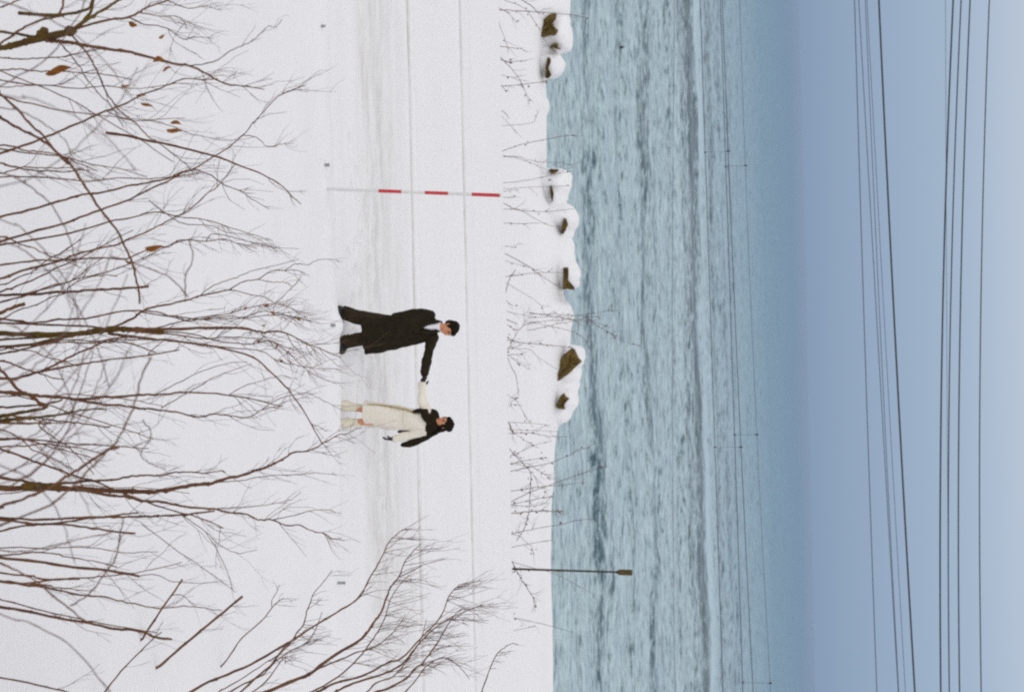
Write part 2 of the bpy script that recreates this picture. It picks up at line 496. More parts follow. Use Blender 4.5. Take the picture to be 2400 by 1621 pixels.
# three long swells rolling in
for yc, hh, wf, wb, sd in ((59.5, 0.26, 1.3, 2.6, 1), (80.0, 0.26, 1.9, 3.2, 2), (116.0, 0.55, 3.0, 5.0, 3), (149.0, 0.5, 4.0, 7.0, 5), (71.0, 0.14, 1.4, 2.4, 6)):
    line = yc + yc * 0.028 * fbm(WX / (yc * 0.13), WX * 0 + sd, 140 + sd, 3)
    env = np.clip(0.75 + 1.5 * vnoise(WX / (yc * 0.12) + sd * 3, WX * 0 + sd, 160 + sd), 0.15, 1.35)
    u = WY - line
    Z += hh * env * np.where(u < 0, np.exp(-(u / wf) ** 2), np.exp(-(u / wb) ** 2))
def water_material():
    m = bpy.data.materials.new('sea_water')
    m.use_nodes = True
    n = m.node_tree.nodes; l = m.node_tree.links
    b = n['Principled BSDF']
    b.inputs['IOR'].default_value = 1.333
    geo = n.new('ShaderNodeNewGeometry')
    sep_ = n.new('ShaderNodeSeparateXYZ'); l.new(geo.outputs['Position'], sep_.inputs[0])
    def math_(op, a, bb=None, c=None):
        x = n.new('ShaderNodeMath'); x.operation = op
        for i, v in enumerate((a, bb, c)):
            if v is None: continue
            if hasattr(v, 'links'): l.new(v, x.inputs[i])
            else: x.inputs[i].default_value = v
        return x.outputs[0]
    def noise(sx, sy, scl, det=4, rgh=0.6):
        mp = n.new('ShaderNodeMapping'); mp.inputs['Scale'].default_value = (sx, sy, 1)
        l.new(geo.outputs['Position'], mp.inputs[0])
        ns = n.new('ShaderNodeTexNoise'); ns.inputs['Scale'].default_value = scl; ns.inputs['Detail'].default_value = det; ns.inputs['Roughness'].default_value = rgh
        l.new(mp.outputs[0], ns.inputs['Vector'])
        return ns.outputs['Fac']
    # water colour by distance from the shore: milky shallows, deep water, horizon haze painted in far out
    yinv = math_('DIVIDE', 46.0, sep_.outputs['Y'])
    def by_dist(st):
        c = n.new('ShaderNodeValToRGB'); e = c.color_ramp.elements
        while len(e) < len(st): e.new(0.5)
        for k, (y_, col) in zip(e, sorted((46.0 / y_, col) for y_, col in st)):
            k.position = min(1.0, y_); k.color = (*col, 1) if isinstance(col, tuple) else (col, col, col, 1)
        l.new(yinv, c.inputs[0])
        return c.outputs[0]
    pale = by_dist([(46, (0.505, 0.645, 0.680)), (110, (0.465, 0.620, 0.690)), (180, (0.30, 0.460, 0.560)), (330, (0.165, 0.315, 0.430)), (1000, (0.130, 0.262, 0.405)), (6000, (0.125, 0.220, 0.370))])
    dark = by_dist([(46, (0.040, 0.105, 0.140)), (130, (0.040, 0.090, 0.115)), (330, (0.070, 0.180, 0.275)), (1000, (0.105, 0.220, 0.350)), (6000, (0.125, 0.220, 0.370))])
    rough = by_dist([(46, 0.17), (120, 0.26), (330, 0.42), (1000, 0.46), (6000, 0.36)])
    l.new(rough, b.inputs['Roughness'])
    b.inputs['Specular IOR Level'].default_value = 0.35
    # ripples: their light and shade painted as fine streaks drawn out along the shore, longer seas farther out
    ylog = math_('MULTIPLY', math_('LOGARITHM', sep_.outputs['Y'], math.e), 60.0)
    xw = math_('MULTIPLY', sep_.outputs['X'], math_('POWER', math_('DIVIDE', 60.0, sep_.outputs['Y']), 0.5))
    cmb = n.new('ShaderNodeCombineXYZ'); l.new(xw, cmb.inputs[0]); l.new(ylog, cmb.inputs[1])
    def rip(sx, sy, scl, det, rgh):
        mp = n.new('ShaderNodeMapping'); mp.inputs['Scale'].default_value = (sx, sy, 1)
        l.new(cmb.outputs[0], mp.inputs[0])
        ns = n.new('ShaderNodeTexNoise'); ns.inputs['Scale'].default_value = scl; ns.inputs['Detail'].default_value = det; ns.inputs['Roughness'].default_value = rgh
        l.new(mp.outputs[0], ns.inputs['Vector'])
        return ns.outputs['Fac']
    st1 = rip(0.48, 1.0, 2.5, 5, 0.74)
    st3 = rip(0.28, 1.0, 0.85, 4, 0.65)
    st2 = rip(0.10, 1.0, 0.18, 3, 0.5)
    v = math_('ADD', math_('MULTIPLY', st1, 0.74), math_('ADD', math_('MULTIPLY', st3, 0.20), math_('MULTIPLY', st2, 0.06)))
    # shaded swell faces and one bright back, painted into the water colour
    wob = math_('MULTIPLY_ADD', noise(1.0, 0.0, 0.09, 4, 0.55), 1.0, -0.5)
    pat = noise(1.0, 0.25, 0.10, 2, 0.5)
    shade = None
    for yc, w, sgth, wv, ph in SHADE_BANDS:
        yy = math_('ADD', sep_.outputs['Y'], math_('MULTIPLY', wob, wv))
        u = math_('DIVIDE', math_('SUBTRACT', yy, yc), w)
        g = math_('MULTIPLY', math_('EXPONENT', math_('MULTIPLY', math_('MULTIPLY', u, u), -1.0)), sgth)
        shade = g if shade is None else math_('ADD', shade, g)
    shade = math_('MULTIPLY', shade, math_('MULTIPLY_ADD', pat, 0.9, 0.45))
    v = math_('SUBTRACT', v, math_('MULTIPLY', shade, 0.095))
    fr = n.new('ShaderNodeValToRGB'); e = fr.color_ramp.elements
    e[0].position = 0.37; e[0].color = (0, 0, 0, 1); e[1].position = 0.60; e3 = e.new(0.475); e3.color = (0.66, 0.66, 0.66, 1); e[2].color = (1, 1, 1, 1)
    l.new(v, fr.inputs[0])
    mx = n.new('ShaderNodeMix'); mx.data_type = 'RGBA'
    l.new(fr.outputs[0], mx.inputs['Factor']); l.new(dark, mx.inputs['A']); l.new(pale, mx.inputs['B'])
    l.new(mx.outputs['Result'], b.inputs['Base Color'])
    hs = math_('ADD', math_('MULTIPLY', noise(0.7, 1.0, 1.9, 4), 0.35), math_('MULTIPLY', noise(0.6, 1.0, 0.8, 3), 0.9))
    bp = n.new('ShaderNodeBump'); bp.inputs['Strength'].default_value = 0.35; bp.inputs['Distance'].default_value = 0.6
    l.new(hs, bp.inputs['Height']); l.new(bp.outputs[0], b.inputs['Normal'])
    return m
SHADE_BANDS = ((59.0, 0.8, 1.35, 9, 0), (61.5, 0.4, 0.7, 9, 0), (48.5, 0.35, 0.7, 4, 1), (45.5, 0.3, 0.5, 4, 1), (53.0, 0.4, 0.45, 6, 1), (70.0, 0.7, 0.5, 10, 1), (79.0, 1.5, 1.2, 15, 2), (84.0, 1.2, 0.6, 15, 2), (97.0, 1.8, 0.5, 12, 2), (115.0, 3.6, 1.9, 13, 3), (107.0, 3.0, 0.7, 13, 3), (124.5, 3.4, -1.4, 13, 5), (139.0, 4.0, 1.0, 14, 4), (153.0, 4.0, 1.0, 16, 4), (172.0, 6.0, 0.6, 20, 4))  # painted swell shading by distance; a negative strength paints a bright band
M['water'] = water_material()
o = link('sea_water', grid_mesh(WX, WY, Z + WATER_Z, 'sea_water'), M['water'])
tag(o, 'grey blue sea with long low swells reaching the horizon', kind='structure')

# ------------------------------------------------------------------ snow capped boulders along the shore
def boulder(name_label, rocks, caps, Yf=38.2):
    base = P(*caps[0][:2], Yf + 0.7)
    root = empty('shore_boulder', (base.x, Yf + 0.6, gz1(base.x, Yf + 0.6)))
    tag(root, name_label, 'boulder', 'snow capped boulders along the shore')
    for poly in rocks:
        cx = sum(p[0] for p in poly) / len(poly); cy = sum(p[1] for p in poly) / len(poly)
        # finer outline, a little ragged
        pl = []
        for i in range(len(poly)):
            a = poly[i]; b_ = poly[(i + 1) % len(poly)]
            for k in range(3):
                t = k / 3
                jx = rng.uniform(-0.8, 0.8) if k else 0; jy = rng.uniform(-0.8, 0.8) if k else 0
                pl.append((a[0] + (b_[0] - a[0]) * t + jx, a[1] + (b_[1] - a[1]) * t + jy))
        bm = bmesh.new()
        rings = []
        bulge = min(1.0, min(max(p[0] for p in poly) - min(p[0] for p in poly), max(p[1] for p in poly) - min(p[1] for p in poly)) / 45.0)
        for s_, dy in ((0.0, -0.20), (0.45, -0.22), (0.88, -0.17), (1.0, -0.08), (1.06, 0.25), (1.0, 0.9)):
            if s_ == 0.0:
                dy = dy * bulge if dy < 0 else dy
                rings.append([bm.verts.new(P(cx, cy, Yf + dy + rng.uniform(-0.03, 0.03)))])
            else:
                dy = dy * bulge if dy < 0 else dy
                rings.append([bm.verts.new(P(cx + (p[0] - cx) * s_, cy + (p[1] - cy) * s_, Yf + dy + rng.uniform(-0.045, 0.045) * (s_ < 1.05))) for p in pl])
        k_ = len(pl)
        for i in range(k_):
            bm.faces.new((rings[0][0], rings[1][(i + 1) % k_], rings[1][i]))
        for r_ in range(1, len(rings) - 1):
            for i in range(k_):
                bm.faces.new((rings[r_][i], rings[r_][(i + 1) % k_], rings[r_ + 1][(i + 1) % k_], rings[r_ + 1][i]))
        bm.faces.new(list(reversed(rings[-1])))
        bmesh.ops.recalc_face_normals(bm, faces=bm.faces)
        me = bpy.data.meshes.new('rock'); bm.to_mesh(me); bm.free()
        link('rock', me, M['rock'], root, smooth=False)
    mb = MB()
    for (px, py, rpx, rpy, dy, ry) in caps:
        c = P(px, py, Yf + dy)
        s = depth(c) / F_PX
        mb.dome(c, (rpy * s, ry, rpx * s))
    me = mb.remesh(0.045, 6, 'snow_cap')
    co = np.empty(len(me.vertices) * 3); me.vertices.foreach_get('co', co); co = co.reshape(-1, 3)
    co[:, 2] += 0.085 * fbm(co[:, 0] * 2.6, co[:, 1] * 2.6, 7, 4)
    co[:, 0] += 0.04 * fbm(co[:, 2] * 3.0, co[:, 1] * 3.0, 9, 3)
    me.vertices.foreach_set('co', co.ravel())
    link('snow_cap', me, M['snow_cap'], root)
    return root

# caps: (px, py, half height px, half width px, depth offset, half depth m)
boulder('large square brown boulder under thick snow at the top edge of the photo',
        [[(1263, 88), (1262, 60), (1265, 36), (1284, 30), (1304, 33), (1302, 46), (1295, 52), (1300, 64), (1308, 71), (1303, 82), (1290, 83), (1276, 87)],
         [(1290, 111), (1296, 103), (1308, 104), (1306, 112), (1314, 117)]],
        [(1312, 82, 29, 38, 0.75, 0.7), (1290, 60, 36, 30, 0.85, 0.7), (1318, 106, 20, 16, 0.85, 0.6), (1276, 100, 26, 30, 0.9, 0.8), (1308, 50, 28, 30, 1.0, 0.7)])
boulder('rounded snow dome with a thin bent brown rock strip, second from the photo top',
        [[(1278, 182), (1279, 155), (1284, 134), (1290, 137), (1291, 146), (1283, 158), (1286, 168), (1292, 176), (1286, 183)]],
        [(1294, 152, 26, 30, 0.75, 0.7), (1290, 124, 18, 14, 0.8, 0.6), (1276, 150, 26, 34, 0.9, 0.8)])
boulder('low boulder with a narrow dark brown slit, beyond the red and white pole',
        [[(1288, 437), (1292, 435), (1298, 452), (1296, 470), (1292, 465)], [(1286, 398), (1292, 396), (1309, 397), (1306, 402), (1291, 407)], [(1286, 420), (1291, 419), (1289, 424)]],
        [(1304, 430, 36, 34, 0.75, 0.7), (1316, 416, 26, 20, 0.85, 0.6), (1290, 455, 42, 40, 0.9, 0.8)])
boulder('snow mound with one upright oval brown patch of bare rock',
        [[(1316, 545), (1317, 528), (1322, 511), (1328, 514), (1331, 526), (1326, 540), (1320, 548)]],
        [(1322, 512, 35, 36, 0.75, 0.7), (1300, 500, 36, 40, 0.9, 0.8), (1318, 546, 26, 20, 0.95, 0.7)])
boulder('boulder with an L shaped dark brown foot, left of the man in the long coat',
        [[(1320, 628), (1331, 627), (1333, 635), (1329, 648), (1331, 662), (1345, 672), (1346, 678), (1330, 676), (1320, 679)]],
        [(1330, 640, 30, 38, 0.75, 0.7), (1316, 610, 32, 40, 0.9, 0.8), (1338, 662, 20, 16, 0.85, 0.6), (1318, 580, 26, 34, 1.0, 0.8)])
boulder('biggest pointed olive brown boulder with a slanting face, beyond the couple',
        [[(1302, 897), (1306, 872), (1311, 850), (1320, 832), (1340, 817), (1347, 820), (1354, 836), (1362, 848), (1350, 858), (1336, 872), (1318, 886)]],
        [(1348, 838, 24, 26, 0.7, 0.6), (1330, 870, 30, 40, 0.85, 0.8), (1324, 900, 32, 36, 1.0, 0.8), (1352, 824, 18, 16, 0.8, 0.5)])
boulder('snow mound with a hooked brown bare patch, beyond the woman',
        [[(1306, 955), (1308, 940), (1315, 926), (1323, 921), (1327, 929), (1335, 934), (1328, 940), (1323, 948), (1324, 958), (1312, 957)]],
        [(1326, 932, 30, 36, 0.75, 0.7), (1318, 960, 24, 32, 0.85, 0.7), (1310, 915, 34, 36, 1.0, 0.8), (1300, 975, 18, 24, 0.9, 0.7)])

# ------------------------------------------------------------------ overhead wires
def wire(xs, Y, w, m, label, x_off=14):
    ys = [0, 540, 1080, 1621]
    pts = [P(x, y, Y) for x, y in zip(xs, ys)]
    X = np.array([p.x for p in pts]); Zz = np.array([p.z for p in pts])
    c = np.polyfit(X, Zz, 2)
    if c[0] < 0: c = np.array([0.0, *np.polyfit(X, Zz, 1)])
    xx = np.linspace(-x_off, x_off, 60)
    mb = MB()
    r = w / 2 / F_PX * depth(pts[1])
    mb.tube([(x, Y, float(np.polyval(c, x))) for x in xx], [r] * len(xx), 6)
    o = link('power_wire', mb.mesh('power_wire'), m)
    tag(o, label, 'wire', 'overhead wires along the shore road')
    return o, c
WI = {}
def addw(k, *a, **kw):
    WI[k] = wire(*a, **kw)
addw('z', (1581, 1576.5, 1576.5, 1581.5), 29.0, 1.1, M['wire_grey'], 'faintest low thin wire crossing the middle of the water')
addw('1', (1640.6, 1659, 1677.5, 1694), 28.0, 1.6, M['wire'], 'lowest dark wire over the water, crossing the pale band behind a dark swell')
addw('2', (1687.8, 1706, 1724.6, 1740.5), 28.3, 1.6, M['wire'], 'second dark wire up over the water, lower of the close pair')
addw('3', (1693, 1713.6, 1738.7, 1765), 28.0, 1.7, M['wire'], 'third dark wire up over the water, upper of the close pair')
addw('4', (1734, 1751.5, 1778, 1806), 28.3, 1.0, M['wire_grey'], 'pale thin wire over the far water just below the horizon')
addw('a', (2003, 2018, 2036.5, 2055), 26.0, 2.2, M['wire_grey'], 'lone thin grey wire, the first one above the horizon')
addw('b', (2013, 2042, 2075, 2105), 26.6, 1.9, M['wire_grey'], 'thin grey wire, second above the horizon, crossing its neighbour near the photo bottom')
addw('c', (2028, 2052, 2078.5, 2106.5), 25.6, 1.7, M['wire_grey'], 'thin grey wire, middle one of the faint three above the horizon')
addw('d', (2032, 2060.6, 2091.6, 2122), 27.0, 1.4, M['wire_grey'], 'palest thin wire running right below the thick slanting black cable')
addw('e', (2060, 2084.7, 2114, 2144), 25.0, 4.4, M['wire'], 'thick black slanting cable in the lower sky', x_off=13)
addw('f', (2234, 2214.5, 2204, 2205), 22.0, 4.0, M['wire'], 'thick black sagging cable, lowest of the four in the upper sky')
addw('f2', (2216, 2218, 2220.5, 2224), 27.5, 1.0, M['wire_grey'], 'hair thin pale wire close to the thick sagging cable in the upper sky')
addw('g', (2253, 2231.7, 2223.8, 2224.8), 22.4, 3.0, M['wire'], 'dark sagging cable, second of the four in the upper sky')
addw('h', (2273.7, 2255, 2246.5, 2249), 22.8, 3.3, M['wire'], 'dark sagging cable, third of the four in the upper sky')
addw('i', (2319, 2301.5, 2296.4, 2299.5), 23.2, 2.8, M['wire'], 'topmost sagging cable in the sky, nearest the right edge of the photo')
def wire_at(k, py):
    """point on a wire seen at picture row py"""
    o, c = WI[k]
    Y = o.data.vertices[0].co.y
    best = None
    for x in np.linspace(-9, 9, 1801):
        p = Vector((x, 28.0, float(np.polyval(c, x))))
        d = p - CAM
        q = -d.dot(AY) / d.dot(fw) * F_PX + 810.5
        if best is None or abs(q - py) < best[0]: best = (abs(q - py), p)
    return best[1]
for lo, hi, py, top in (('1', '3', 357, 1), ('2', '4', 386, 1), ('1', '3', 1048, 0), ('2', '4', 1021, 1), ('2', '4', 1607, 1)):
    a = wire_at(lo, py); b = wire_at(hi, py)
    yy = 28.0 if lo == '1' else 28.3
    a.y = b.y = yy
    b.x = a.x
    par = WI[hi][0]
    mb = MB()
    mb.tube([a, b], [0.0028, 0.0028], 5)
    sp_o = link('spacer', mb.mesh('spacer'), M['wire_grey'], par)
    for q, ln in ((a, 0.03), (b, 0.05)):
        mb = MB()
        mb.ellipsoid(q, (0.015, 0.015, ln * 0.8), 8, 6)
        mb.box(q + Vector((0, 0, 0.01)), (0.035, 0.014, 0.014))
        link('clamp', mb.mesh('clamp'), M['wire'], sp_o)

# ------------------------------------------------------------------ red and white snow pole
b0 = P(772, 443, 17.35); b1 = P(1173, 458, 17.35)
b0 = Vector((b0.x, 17.35, b0.z)); root = empty('snow_marker_pole', b0)
tag(root, 'tall thin snow pole banded red and white, left of the man', 'marker pole')
def seg(px0, px1, m, r, name):
    t0 = (px0 - 772) / (1173 - 772); t1 = (px1 - 772) / (1173 - 772)
    mb = MB(); mb.tube([b0.lerp(b1, t0), b0.lerp(b1, t1)], [r, r], 14)
    return link(name, mb.mesh(name), m, root, smooth=False)
seg(750, 890, M['white'], 0.0195, 'white_band')
seg(890, 944, M['red'], 0.0215, 'red_band')
seg(944, 999, M['white'], 0.0195, 'white_band')
seg(999, 1053, M['red'], 0.0215, 'red_band')
seg(1053, 1108, M['white'], 0.0195, 'white_band')
seg(1108, 1172, M['red'], 0.0225, 'red_band')
seg(1172, 1175, M['white'], 0.021, 'cap')

# ------------------------------------------------------------------ thin dark post with a box on top
q0 = P(1192, 1332, 31.3); q1 = P(1450, 1340, 31.3); q2 = P(1482, 1341, 31.3)
root = empty('box_post', (q0.x, 31.3, gz1(q0.x, 31.3)))
tag(root, 'thin dark leaning post with a small olive box on top, at the road edge', 'post')
mb = MB(); mb.tube([q0 - (q1 - q0) * 0.3, q0, q1], [0.026, 0.026, 0.021], 10); link('pole', mb.mesh('pole'), M['post_dark'], root, smooth=False)
ax = (q2 - q1).normalized(); rx_ = Vector((1, 0, 0)); rx_ = (rx_ - ax * rx_.dot(ax)).normalized(); ry_ = ax.cross(rx_)
rotm = Matrix((rx_, ry_, ax)).transposed()
mb = MB(); mb.box((q1 + q2) / 2, (0.115, 0.10, (q2 - q1).length), rotm)
bm = bmesh.new(); me = mb.mesh('box'); bm.from_mesh(me); bmesh.ops.bevel(bm, geom=bm.edges[:], offset=0.006, segments=2, affect='EDGES'); bm.to_mesh(me); bm.free()
bx_o = link('box', me, M['box_olive'], root, smooth=False)
mb = MB(); mb.box(q1 - ax * 0.02, (0.07, 0.05, 0.05), rotm); link('bracket', mb.mesh('bracket'), M['post_dark'], root, smooth=False)
h0 = P(1205, 1325, 31.27); h1 = P(1207, 1339, 31.27); h2 = P(1191, 1335, 31.27)
mb = MB(); mb.tube([h0, h1, P(1198, 1341, 31.27), h2, P(1188, 1337, 31.27)], [0.013, 0.013, 0.012, 0.012, 0.01], 6)
link('hook', mb.mesh('hook'), M['post_dark'], root)

# ------------------------------------------------------------------ stub posts poking from the snow crest
for (px, py, w, h, lab) in ((758, 62, 7, 10, 'tiny grey post top in the snow crest, nearest the top edge of the photo'),
                            (767, 387, 9, 11, 'tiny grey post top in the snow beside the red and white pole'),
                            (781, 762, 9, 11, 'tiny grey post top in a snow mound at the feet of the man'),
                            (801, 1365, 8, 19, 'small upright grey stub post in the snow, near the willow shrub')):
    g = on_ground(px - h / 2, py)
    s = depth(g) / F_PX
    root = empty('stub_post', g)
    tag(root, lab, 'stub post', 'stub posts along the snow crest')
    mb = MB(); mb.tube([g - Vector((0, 0, 0.15)), g + Vector((0, 0, h * s * 0.85))], [w * s * 0.42] * 2, 10); link('post', mb.mesh('post'), M['metal'], root, smooth=False)
    mb = MB(); mb.ellipsoid(g + Vector((0, 0, h * s * 0.86)), (w * s * 0.5, w * s * 0.5, h * s * 0.16), 10, 6); link('cap', mb.mesh('cap'), M['metal'], root)

# ------------------------------------------------------------------ dark float on the water
d = fw + AX * ((1457 - 1200.0) / F_PX) - AY * ((111 - 810.5) / F_PX)
c = CAM + d * ((WATER_Z + 0.1 - CAM.z) / d.z)
root = empty('float', c)
tag(root, 'tiny dark float alone on the water near the photo top', 'float')
mb = MB(); mb.ellipsoid(c, (0.075, 0.075, 0.10), 12, 8); link('ball', mb.mesh('ball'), M['wire'], root)
mb = MB(); mb.tube([c + Vector((0, 0, 0.08)), c + Vector((0, 0, 0.2))], [0.016, 0.012], 6); link('eyelet', mb.mesh('eyelet'), M['wire'], root)

# ------------------------------------------------------------------ plants
def catmull(pts, n):
    pts = [Vector(p) for p in pts]
    if len(pts) == 2:
        return [pts[0].lerp(pts[1], i / (2 * n)) for i in range(2 * n + 1)]
    ext = [pts[0] * 2 - pts[1]] + pts + [pts[-1] * 2 - pts[-2]]
    o_ = []
    for i in range(1, len(ext) - 2):
        p0, p1, p2, p3 = ext[i - 1:i + 3]
        for k in range(n):
            t = k / n
            o_.append(0.5 * ((2 * p1) + (p2 - p0) * t + (2 * p0 - 5 * p1 + 4 * p2 - p3) * t * t + (3 * p1 - p0 - 3 * p2 + p3) * t ** 3))
    o_.append(pts[-1])
    return o_

def rand_perp(t):
    v = Vector((rng.gauss(0, 1), rng.gauss(0, 1), rng.gauss(0, 1)))
    v = v - t * v.dot(t)
    return v.normalized() if v.length > 1e-6 else t.orthogonal().normalized()

def twig(mb, p, dirn, length, r, level, bias, kink, buds=None):
    n = max(3, int(4 + length * 14))
    pts = [p.copy()]; d_ = dirn.normalized()
    for i in range(n):
        d_ = (d_ + rand_perp(d_) * rng.gauss(0, kink) + bias * 0.10).normalized()
        pts.append(pts[-1] + d_ * length / n)
    rad = [r * (1 - 0.5 * i / n) for i in range(n + 1)]
    mb.tube(pts, rad, 3, caps=False)
    if level > 0:
        for k in range(rng.choice((0, 1, 2, 2))):
            i = rng.randint(1, n - 1)
            t = (pts[i + 1] - pts[i]).normalized()
            twig(mb, pts[i], t + rand_perp(t) * rng.uniform(0.45, 1.0), length * rng.uniform(0.3, 0.6), r * 0.62, level - 1, bias, kink)

TWD = 0.5
def make_stem(root, px_pts, w0, w1, Y, dY=0.0, tw=0, tl=0.22, t0=0.35, m='bark', base=None, wob=0.004, level=1, bias=(0, 0, 1), kink=0.24, name='stem', ang=(0.35, 0.9), plane=0.7, snow_foot=False, tipx=0, rise=0.0, tls=1.0):
    tl *= tls
    """one stem traced at its own distance; twigs grow off it in all directions"""
    n0 = len(px_pts)
    if snow_foot:
        g = on_ground(*px_pts[0]); Y = g.y
    W3 = [P(x, y, Y + dY * i / max(1, n0 - 1)) for i, (x, y) in enumerate(px_pts)]
    foot = []
    if base is not None:
        bp_ = Vector(base); a = W3[0]; t = (W3[0] - W3[1]).normalized()
        L_ = (a - bp_).length
        c1 = a + t * L_ * 0.45; c2 = bp_ + Vector((0, 0, 0.35 * L_))
        for k in range(5):
            s = k / 5
            foot.append(bp_ * (1 - s) ** 3 + c2 * 3 * s * (1 - s) ** 2 + c1 * 3 * s * s * (1 - s) + a * s ** 3)
    elif snow_foot:
        t = (W3[0] - W3[1]).normalized()
        foot = [W3[0] + (t * 0.6 + Vector((0, 0, -1))) * 0.12]
    pts = catmull(foot + W3, 4)
    sc_ = depth(W3[len(W3) // 2]) / F_PX / 2
    nf = len(foot) * 4
    N = len(pts)
    rad = []
    for i, p in enumerate(pts):
        t = max(0.0, (i - nf) / max(1, N - 1 - nf))
        rad.append((w0 + (w1 - w0) * t) * sc_ * 1.13 * (1 + 0.10 * math.sin(i * 1.7 + len(px_pts)) + rng.uniform(-0.05, 0.05)))
    for i in range(nf):
        rad[i] *= 1.0 + 0.35 * (1 - i / nf)
    pts = [p + Vector((rng.gauss(0, 1), rng.gauss(0, 1), rng.gauss(0, 1))) * wob * 0.28 if i not in (0, N - 1) else p for i, p in enumerate(pts)]
    mb = MB(); mb.tube(pts, rad, 6 if w0 > 4 else 5)
    # bud knuckles
    for i in range(nf, N - 1, 3):
        if rng.random() < 0.5:
            mb.ellipsoid(pts[i], (rad[i] * 1.35,) * 3, 5, 4)
    so = link(name, mb.mesh(name), M[m], root)
    if tw:
        mt = MB()
        bias = Vector(bias)
        lo = nf + int((N - nf) * t0)
        for k in range(int(tw * TWD + 0.5)):
            u = rng.random() ** 0.7
            i = min(N - 2, lo + int((N - 1 - lo) * u))
            t = (pts[i + 1] - pts[i]).normalized()
            pp = rand_perp(t)
            pp = (pp - fw * pp.dot(fw) * plane)
            if pp.length < 0.1: pp = rand_perp(t)
            pp.normalize()
            dv_ = t + pp * rng.uniform(*ang)
            if rise: dv_ = t * rng.uniform(0.1, 0.6) + Vector((rng.gauss(0, .30), rng.gauss(0, .30), rise))
            twig(mt, pts[i], dv_, tl * rng.uniform(0.35, 1.15), (max(rad[i] * 0.62, 0.85 * sc_) if rad[i] < 3 * sc_ else 1.15 * sc_ * rng.uniform(0.8, 1.6)), level, bias, kink)
        for k in range(tipx):
            t = (pts[-1] - pts[-2]).normalized()
            twig(mt, pts[-1], t + rand_perp(t) * rng.uniform(0.1, 0.6), tl * rng.uniform(0.5, 1.0), rad[-1] * 0.8, level, bias, kink)
        to = link('twigs', mt.mesh('twigs'), M['twig'], so)
        to['kind'] = 'stuff'
    return pts

def leaf(root, px, py, ln, wd, ang, Y):
    """a dry curled leaf"""
    c = P(px, py, Y); s = depth(c) / F_PX
    ca, sa = math.cos(ang), math.sin(ang)
    du = AX * ca - AY * sa; dv = AX * sa + AY * ca
    prof = [(-0.5 + i / 9.0, (math.sin(math.pi * min(1, (i + 0.25) / 9.4)) ** 0.85) * (1.12 - 0.045 * i) * rng.uniform(0.88, 1.1)) for i in range(10)] + [(0.64, 0.05), (0.85, 0.04)]
    vs = []; fs = []
    curl = rng.uniform(-0.3, 0.3)
    for u, w in prof:
        cc = c + du * (u * ln * s) + fw * (curl * u * u * ln * s) + dv * (0.10 * ln * s * math.sin(u * 4 + curl * 6))
        for side, z_ in ((-1, 0.35), (0, 0), (1, 0.35)):
            for off in (0,):
                vs.append(cc + dv * (side * w * wd * 0.5 * s) - fw * (z_ * w * wd * 0.5 * s))
    for i in range(len(prof) - 1):
        a = i * 3
        fs += [(a, a + 1, a + 4, a + 3), (a + 1, a + 2, a + 5, a + 4)]
    n = len(vs)
    vs += [v + fw * 0.0012 for v in vs]
    fs += [tuple(reversed([i + n for i in f])) for f in fs]
    mb = MB(); mb.add(vs, fs)
    link('leaf', mb.mesh('leaf'), M['leaf'], root)

def shrub(name, label, base_px, Y, cat='shrub'):
    p = P(base_px[0], base_px[1], Y)
    loc = Vector((p.x, Y, gz1(p.x, Y) - 0.04))
    r_ = empty(name, loc)
    tag(r_, label, cat, 'bare shrubs in the foreground')
    return r_, loc

UPX = tuple(up)
# --- shrub A: thick olive stem in the upper left corner of the photo
A, ab = shrub('bare_shrub', 'bare shrub with a thick knobbly olive stem in the top left corner of the photo', (-300, 130), 4.6)
st = lambda *a, **k: make_stem(A, *a, base=k.pop('base', ab), **k)
st([(-20, 118), (0, 113), (50, 101), (95, 90), (150, 78), (176, 69)], 12, 17, 4.6, tw=3, m='bark_olive')
mk = dict(base=None)
st([(88, 90), (100, 78), (104, 66)], 17, 12, 4.6, m='bark_olive', **mk)
st([(170, 72), (195, 50), (215, 20), (222, -20)], 8, 5, 4.6, .1, tw=5, m='bark_olive', **mk)
st([(165, 74), (200, 50), (240, 25), (282, 0), (330, -25)], 8, 5, 4.6, .15, tw=8, m='bark_olive', **mk)
st([(172, 70), (235, 52), (300, 40), (325, 30), (345, 18), (392, 2), (420, -10)], 6, 3, 4.6, .3, tw=22, tl=.22, **mk)
st([(-10, 74), (40, 80), (90, 88)], 6, 6, 4.6, m='bark_olive')
st([(110, 94), (150, 98), (190, 105), (245, 114), (295, 120), (345, 133), (400, 148), (445, 155), (480, 172), (520, 192), (545, 200), (570, 202), (620, 210)], 8, 2, 4.6, .5, tw=26, tl=.17, m='bark', **mk)
st([(445, 155), (500, 146), (540, 120), (575, 105), (600, 90), (625, 65), (648, 62), (662, 45)], 2.6, 1.2, 4.85, .2, tw=8, tl=.10, m='twig', level=0, **mk)
st([(-10, 108), (0, 102), (40, 76), (60, 62), (120, 42), (150, 38)], 5, 4, 4.5, tw=3)
st([(216, -30), (216, 0), (205, 22), (140, 35), (44, 31)], 5, 8, 4.5, m='bark_olive', tw=6, **mk)
st([(165, 79), (189, 107), (213, 138), (227, 165), (241, 200), (255, 227), (275, 255), (300, 275), (324, 296), (348, 320), (380, 341), (430, 380), (450, 400)], 4.5, 2, 4.6, .25, tw=14, tl=.18, m='twig', **mk)
st([(134, 94), (155, 117), (182, 151), (207, 189), (234, 224), (255, 241), (268, 262), (290, 300)], 3, 2, 4.6, -.1, tw=6, tl=.15, m='twig', **mk)
st([(300, 40), (340, 58), (380, 62), (430, 92), (450, 88), (500, 90)], 3, 1.3, 4.75, .1, tw=16, tl=.16, m='twig', **mk)
